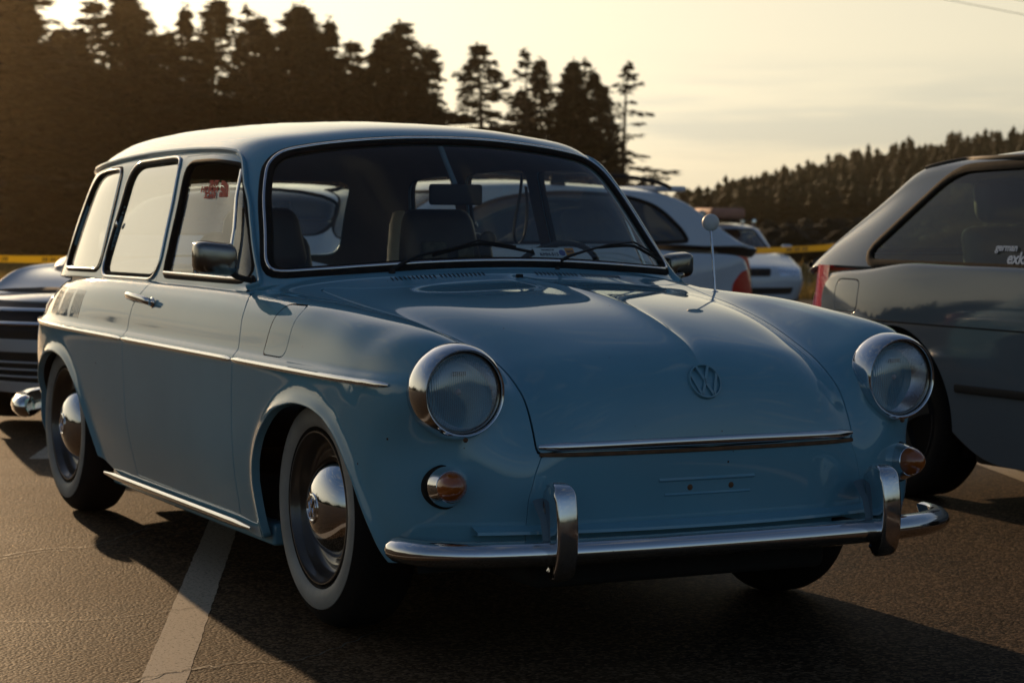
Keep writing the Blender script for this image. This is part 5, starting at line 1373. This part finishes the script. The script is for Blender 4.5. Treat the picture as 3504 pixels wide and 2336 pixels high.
def prof(wb, fo, ro, W, belt, hood0, nose, tail, tailz, sz=.20, fr=.16, rr=.14, sq=.10):
    """lower body stations: spine, shoulder, low point"""
    E = -wb; s_ = belt-.03
    S = [((fo-.02,.20),(fo-fr-.12,W-.20,.20),(.30,W-.05,.22)),
         ((fo,.36),(fo-fr-.05,W-.15,.36),(.30,W-.03,.30)),
         ((fo,.50),(fo-fr,W-.12,.50),(.27,W-.01,.36)),
         ((fo-.02,nose-.06),(fo-fr-.04,W-.11,nose-.10),(.22,W,.42)),
         ((fo-.12,nose+.03),(fo-fr-.14,W-.08,nose-.03),(.14,W,.46)),
         ((fo-.35,nose+.09),(fo-fr-.34,W-.05,nose+.03),(.07,W,.48)),
         ((.15,hood0-.06),(.12,W-.03,nose+.08),(.02,W,.48)),
         ((-.12,hood0-.01),(-.15,W-.02,s_-.03),(-.06,W,.46)),
         ((-.40,hood0+.03),(-.42,W-.02,s_),(-.24,W,.36)),
         ((-.70,hood0+.04),(-.72,W-.015,s_+.005),(-.52,W-.02,.20)),
         ((-1.1,belt+.01),(-1.1,W-.015,s_+.01),(-1.0,W-.02,.19)),
         ((-1.6,belt+.01),(-1.6,W-.015,s_+.015),(-1.6,W-.02,.19)),
         ((E+.55,belt+.01),(E+.55,W-.015,s_+.02),(E+.50,W-.02,.20)),
         ((E+.25,belt+.01),(E+.25,W-.02,s_+.02),(E+.22,W,.38)),
         ((E,belt+.01),(E,W-.03,s_+.02),(E+.04,W,.47)),
         ((E-(ro-.35)*.6,tailz+.01),(E-(ro-.35)*.6,W-.045,tailz-.03),(E-.06,W,.47)),
         ((E-ro+.20,tailz),(E-ro+.26,W-.08,tailz-.05),(E-.13,W-.005,.45)),
         ((E-ro+.03,tailz-.09),(E-ro+.13,W-.11,tailz-.12),(E-.20,W-.01,.42)),
         ((E-ro-.01,.62),(E-ro+.08,W-.12,.60),(E-.25,W-.02,.38)),
         ((E-ro-.04,.48),(E-ro+.07,W-.12,.47),(E-.28,W-.03,.33)),
         ((E-ro-.03,.34),(E-ro+.08,W-.13,.34),(E-.30,W-.05,.28)),
         ((E-ro+.04,.22),(E-ro+.15,W-.18,.22),(E-.30,W-.08,.22))]
    return S
def greenh(pts, W):
    return pts
# ---------------------------------------------------------------- the other cars
hat = dict(W=.845, wb=2.475, r=.30, arch=.355, belt=.88, cowl=(-.55,.90), sealw=.018, bulge=.02,
 low=prof(2.475,.78,.80,.845,.89,.86,.66,.66,.875), cabin=[(-.50,-.2),(-.60,.70),(-3.05,.70),(-3.16,.5),(-3.2,-.2)],
 up=[((-.50,.86),(-.56,.66,.84),(-.60,.78,.82)),((-.62,.95),(-.70,.64,.93),(-.74,.765,.87)),((-.95,1.18),(-1.02,.60,1.15),(-1.05,.765,.87)),((-1.15,1.30),(-1.22,.585,1.26),(-1.22,.765,.87)),
     ((-1.45,1.345),(-1.48,.585,1.30),(-1.48,.765,.87)),((-2.0,1.345),(-2.0,.585,1.298),(-2.0,.765,.87)),((-2.42,1.315),(-2.40,.58,1.272),(-2.42,.765,.87)),((-2.68,1.295),(-2.66,.57,1.250),(-2.68,.765,.87)),
     ((-2.83,1.23),(-2.80,.59,1.17),(-2.86,.76,.87)),((-3.02,1.08),(-2.99,.63,1.04),(-3.03,.745,.87)),((-3.18,.94),(-3.155,.675,.92),(-3.17,.725,.86)),((-3.25,.86),(-3.22,.69,.85),(-3.23,.71,.84))],
 glass=[('side', rounded([(-2.0,1.262),(-2.44,1.250),(-2.795,.930),(-2.755,.882),(-1.62,.880),(-1.62,1.262)], [.2,.12,.08,.06,.03,.03]), lambda V: V[:, 1] > .5),
        ('side2', rounded([(-.72,.885),(-1.05,1.20),(-1.56,1.235),(-1.56,.885)], .04), lambda V: (V[:, 1] > .5) & (V[:, 0] > -1.7)),
        ('rear', rounded([(-.58,.92),(-.52,1.22),(.52,1.22),(.58,.92)], .05), lambda V: V[:, 0] < -2.55),
        ('front', rounded([(-.62,.90),(-.54,1.25),(.54,1.25),(.62,.90)], .05), lambda V: V[:, 0] > -1.25)])
patch_low = lambda V: V[:, 2] < .85
rear_h = lambda V: V[:, 0] < -2.475-.35
hat['patch'] = [
 ('tail_light', 'yz', rounded([(.50,.875),(.86,.875),(.86,.66),(.50,.66)], .02), lambda V: (V[:, 0] < -2.475-.68), 'redlens', .003),
 ('rear_bumper_trim', 'yz', [(-.2,.42),(.9,.42),(.9,.36),(-.2,.36)], lambda V: (V[:, 0] < -2.475-.40), 'plastic', .006)]
hat['lines'] = [('fuel_flap', rounded([(-2.925,.818),(-2.735,.818),(-2.735,.690),(-2.925,.690)], .035))]
hat['wheelmat'] = 'under'
HX, HY = .955, 3.045
hatch, hl_, hu_ = modern_car('grey_hatchback', 'grey hatchback with tinted rear side window, cut off by the right frame edge', 'car', (HX, HY, float(gz(-1.4, 2.3))), 0.0, hat, 'grey', 'glass_green')

def strip_on(parent, m, z, x0, x1, w, h, material, name, s=-1, n=24):
    b = bvh(m); pts = []; ups = []
    for q in np.linspace(x0, x1, n):
        hh = b.ray_cast(Vector((q, 2, z)), Vector((0, -1, 0)))
        if hh[0] is None: continue
        nn = np.array(hh[1]); nn = nn if nn[1] > 0 else -nn; pts.append((np.array(hh[0])+nn*h*.3)*[1, s, 1]); ups.append(nn*[1, s, 1])
    return MB().sweep(pts, ellsec(w, h, 8, .7), ups=ups).build(name, material, parent)
for s in (1, -1):
    strip_on(hatch, hl_, .445, -2.09, -.38, .030, .016, 'plastic', 'rub_strip', s)
    strip_on(hatch, hl_, .667, -3.05, -.1, .006, .003, 'under', 'body_crease', s)
    # roof gutter of the hatchback
    b_ = bvh(hu_); pts = []
    for q in np.linspace(-2.66, -1.1, 24):
        hh = b_.ray_cast(Vector((q, 1.5, 1.285 if q > -2.45 else 1.285-(-2.45-q)*.15)), Vector((0, -1, 0)))
        if hh[0] is not None: pts.append(np.array(hh[0])*[1, s, 1]+[0, s*.004, 0])
    MB().sweep(pts, ellsec(.014, .020, 8)).build('roof_strip', 'plastic', hatch)
# lettering on the rear side glass
bm_ = bvh(mirrored(hu_))
def on_glass(x, z):
    h = bm_.ray_cast(Vector((x, -2, z)), Vector((0, 1, 0))); return h[0] if h[0] is not None else Vector((x, -.74, z))
gp = Vector((-2.02, -.7405, .955)); 
fr_ = frame((-1.915, -.737, .928), (1, 0, 0), (0, .33, 1))
text_mesh('window_lettering', 'german', .040, 'whitest', hatch, fr_@Matrix.Translation((-.045, .028, .004)), bold=.0008)
text_mesh('window_lettering', 'exklusiv', .062, 'whitest', hatch, fr_@Matrix.Translation((.075, -.012, .004)), bold=.0015)
for s in (1, -1):
    V = []; zs_ = np.linspace(.69,.868,8)
    for q in zs_:
        k_ = (q-.69)/.18
        for t in np.linspace(0, 1, 6): V.append((-3.02-.215*math.sin(t*1.45)+.03*k_*.3, s*(.775-.012*k_-.17*(1-math.cos(t*1.45))), q))
    MB().add(V, [(i*6+j, i*6+j+1, (i+1)*6+j+1, (i+1)*6+j) for i in range(7) for j in range(5)]).build('tail_light', 'redlens', hatch)
def upnet(W, belt, xb, xt, zt, xm, zm, xr, zr, xrb, zrb, ins=.20, steps=True):
    """windshield base, header, mid roof, roof rear edge, rear glass base"""
    e = W-ins; b = W-.075
    def L(t, a, c): return a+(c-a)*t
    S = [((xb, belt-.03), (xb-.10, W-.17, belt-.05), (xb-.16, W-.09, belt-.06))]
    for t in (.12, .5, .85): S.append(((L(t, xb, xt), L(t, belt, zt-.02)), (L(t, xb, xt)-.12, L(t, W-.18, e), L(t, belt, zt-.02)-.03), (L(t, xb, xt)-.22, b, belt-.01)))
    S += [((xt-.12, zt+.02), (xt-.20, e, zt-.035), (xt-.30, b, belt-.01)), ((xt-.45, zt+.045), (xt-.5, e, zt-.01), (xt-.55, b, belt-.01)), ((xm, zm), (xm, e, zm-.05), (xm, b, belt)),
          ((xr+.35, zr+.02), (xr+.35, e, zr-.035), (xr+.32, b-.01, belt+.01)), ((xr+.10, zr), (xr+.12, e-.02, zr-.06), (xr+.02, b-.02, belt+.01))]
    for t in (.15, .5, .88): S.append(((L(t, xr, xrb), L(t, zr-.02, zrb)), (L(t, xr, xrb)+.03, L(t, e-.02, W-.20), L(t, zr-.05, zrb-.02)), (L(t, xr, xrb)-.04*(1-t), L(t, b-.03, W-.15), belt)))
    S.append(((xrb-.03, zrb-.06), (xrb, W-.19, zrb-.07), (xrb-.01, W-.16, belt-.03)))
    return S
# white estate parked across, seen through and beyond the classic wagon
wag = dict(W=.90, wb=2.70, r=.32, arch=.375, belt=.92, cowl=(-.45,.95), bulge=.03, sealw=.014,
 low=prof(2.70,.86,1.16,.90,.93,.92,.70,.60,.90), cabin=[(-.42,-.2),(-.55,.74),(-3.50,.74),(-3.66,.5),(-3.70,-.2)],
 up=upnet(.90,.94,-.36,-1.18,1.385,-2.1,1.430,-3.18,1.375,-3.84,.93),
 patch=[('tail_light','xz',crom([(-3.58,.62),(-3.64,.70),(-3.72,.745),(-3.95,.76),(-3.95,.52),(-3.62,.52)],5), lambda V: V[:, 1] > .55, 'redlens', .003),
        ('headlight','xz',crom([(.42,.66),(.56,.72),(.72,.70),(.72,.58),(.5,.59)],5), lambda V: V[:, 1] > .45, 'reflector', .002)],
 glass=[('side', crom([(-1.02,.985),(-1.25,1.14),(-1.62,1.285),(-2.1,1.335),(-2.6,1.320),(-2.93,1.245),(-3.12,1.10),(-3.19,1.0),(-3.12,.965),(-2.2,.96),(-1.4,.96)],6), lambda V: V[:, 1] > .45),
        ('front', rounded([(-.66,.98),(-.58,1.34),(.58,1.34),(.66,.98)], .06), lambda V: V[:, 0] > -1.3),
        ('rear', rounded([(-.60,.97),(-.55,1.29),(.55,1.29),(.60,.97)], .06), lambda V: V[:, 0] < -3.1)])
WX, WY = -9.95, 2.75
estate, wl_, wu_ = modern_car('white_estate', 'white estate car with black roof rails standing crosswise behind the blue wagon', 'car', (WX, WY, float(gz(WX, WY))), -math.pi/2, wag, 'white', 'glass_dark')
for s in (1, -1):
    P = crom([(-1.30,s*.66,1.385),(-1.5,s*.655,1.445),(-2.1,s*.65,1.475),(-2.7,s*.65,1.462),(-3.02,s*.655,1.415),(-3.12,s*.66,1.375)], 6, False)
    MB().sweep(P, ellsec(.035,.03,8)).build('roof_rail', 'plastic', estate)
    MB().box((-2.2,min(s*.63,s*.67),1.37),(-2.08,max(s*.63,s*.67),1.47),.01).build('rail_foot','plastic',estate)
MB().box((-3.30,-.60,1.352),(-3.02,.60,1.395),.018).build('roof_spoiler', 'white', estate)
# dark saloon tail beyond the estate
sal = lambda: dict(W=.88, wb=2.60, r=.30, arch=.355, belt=.90, cowl=(-.45,.92), bulge=.03,
 low=prof(2.60,.85,1.0,.88,.90,.90,.68,.66,.98), cabin=[(-.42,-.2),(-.55,.70),(-2.55,.70),(-2.75,.5),(-2.8,-.2)],
 up=upnet(.88,.92,-.36,-1.10,1.33,-1.75,1.385,-2.35,1.33,-2.98,.96),
 glass=[('side', crom([(-.95,.95),(-1.2,1.10),(-1.5,1.235),(-1.9,1.275),(-2.25,1.24),(-2.55,1.08),(-2.68,.97),(-2.2,.935),(-1.4,.93)],6), lambda V: V[:, 1] > .45),
        ('front', rounded([(-.66,.96),(-.57,1.29),(.57,1.29),(.66,.96)], .06), lambda V: V[:, 0] > -1.25),
        ('rear', rounded([(-.60,1.0),(-.54,1.26),(.54,1.26),(.60,1.0)], .06), lambda V: V[:, 0] < -2.3)])
bs = sal(); bs['patch'] = [('tail_light','xz',rounded([(-3.32,.90),(-3.7,.90),(-3.7,.74),(-3.36,.74)],.03), lambda V: V[:, 1] > .5, 'redlens', .003)]
bx, by = at(2612, 21.5)
blackc, _a, _b = modern_car('black_saloon', 'black saloon whose tail shows between the white estate and the far white saloon', 'car', (bx-.95, by-3.55, float(gz(bx, by))), -math.pi/2, bs, 'black')

# far white saloon facing the camera
fw_ = sal(); fw_['patch'] = [('headlight','yz',rounded([(.36,.715),(.76,.70),(.76,.585),(.36,.58)],.04), lambda V: V[:, 0] > .45, 'reflector', .002),
  ('grille','yz',rounded([(-.3,.70),(.24,.70),(.20,.57),(-.3,.57)],.03), lambda V: V[:, 0] > .45, 'plastic', -.004),
  ('lower_grille','yz',rounded([(-.3,.40),(.62,.40),(.58,.29),(-.3,.29)],.03), lambda V: V[:, 0] > .40, 'plastic', -.004)]
fw_['one'] = {'grille': 1, 'lower_grille': 1}
ax_, ay_ = at(2592, 34.0); HD = R(-15)
fx, fy = ax_-.85*math.cos(HD), ay_-.85*math.sin(HD)
farc, _a, _b = modern_car('white_saloon', 'small distant white saloon facing the camera with loaded roof bars', 'car', (fx, fy, float(gz(ax_, ay_))), HD, fw_, 'white', 'glass_green')
for xx in (-1.35, -1.95):
    MB().box((xx-.03,-.62,1.425),(xx+.03,.62,1.455),.008).build('roof_bar', 'plastic', farc)
    for s in (1, -1): MB().box((xx-.03,min(s*.60,s*.66),1.33),(xx+.03,max(s*.60,s*.66),1.45),.008).build('bar_foot', 'chrome2', farc)
def on_roof(name, label, cat, loc, build):
    t = thing(name, label, cat, (0, 0, 0)); t.matrix_world = farc.matrix_world@Matrix.Translation(loc); build(t); return t
bpy.context.view_layer.update()
MT['cargo'] = mat('tan_cargo_bag', (.42,.20,.13), .7, var=.2, vscale=6, bump=.4, bscale=20)
b = MB().box((-.55,-.30,0),(.55,.30,.17),.06).build('cargo_bag', 'cargo'); bpy.context.view_layer.update()
b.matrix_world = farc.matrix_world@Matrix.Translation((-1.65,.12,1.46)); tag(b, 'tan cargo bag lying on the roof bars of the distant white saloon', 'bag')
for i, yy in enumerate((-.52,-.30)):
    b = MB().lathe([(-.05,.0),(-.05,.06),(.0,.085),(.02,.09),(.025,.08),(.02,0)], ax='x', seg=20).build('spot_lamp', 'dchrome'); b.matrix_world = farc.matrix_world@Matrix.Translation((-1.22,yy,1.50))
    tag(b, ['round spot lamp on the roof of the far white saloon, nearer the estate', 'round spot lamp on the far white saloon roof, next to the cargo bag'][i], 'lamp', 'spot lamps on the roof of the far saloon')
# silver car nosing in behind the classic wagon at the left frame edge
sv = sal(); sv['mirrors'] = False; sv['low'] = prof(2.60,.85,.80,.88,.82,.71,.59,.66,.86); sv['up'] = upnet(.88,.84,-.36,-1.10,1.20,-1.75,1.25,-2.35,1.18,-2.8,.88,.30); sv['patch'] = [('headlight','yz',crom([(.63,.64),(.76,.65),(.86,.60),(.84,.51),(.64,.50)],5), lambda V: V[:, 0] > .40, 'reflector', .002),
  ('grille','yz',rounded([(-.3,.64),(.60,.64),(.57,.46),(-.3,.46)],.02), lambda V: V[:, 0] > .40, 'plastic', -.006),
  ('lower_grille','yz',rounded([(-.3,.40),(.66,.40),(.60,.25),(-.3,.25)],.03), lambda V: V[:, 0] > .35, 'plastic', -.006)]
sv['one'] = {'grille': 1, 'lower_grille': 1}
sh = R(-41); fxp = np.array([-5.08,.05]); so = fxp-.85*np.array([math.cos(sh), math.sin(sh)])
silv, sl_, _b = modern_car('silver_car', 'silver car with chrome grille bars, mostly hidden behind the tail of the blue wagon', 'car', (so[0], so[1], float(gz(-5.2,.3))), sh, sv, 'silver')
b_ = bvh(make_shell(sv)[0])
def front_strip(z, y1, w, h, material, name):
    P = []
    for yy in np.linspace(-y1, y1, 26):
        hh = b_.ray_cast(Vector((3, max(abs(yy), .01), z)), Vector((-1, 0, 0)))
        if hh[0] is not None: P.append((hh[0].x+.004, yy, z))
    MB().sweep(P, ellsec(w, h, 8)).build(name, material, silv)
front_strip(.60,.60,.02,.022,'chrome','grille_bar'); front_strip(.535,.585,.02,.022,'chrome','grille_bar')
for zz in (.28,.315,.35): front_strip(zz,.60,.012,.010,'silver','lower_slat')
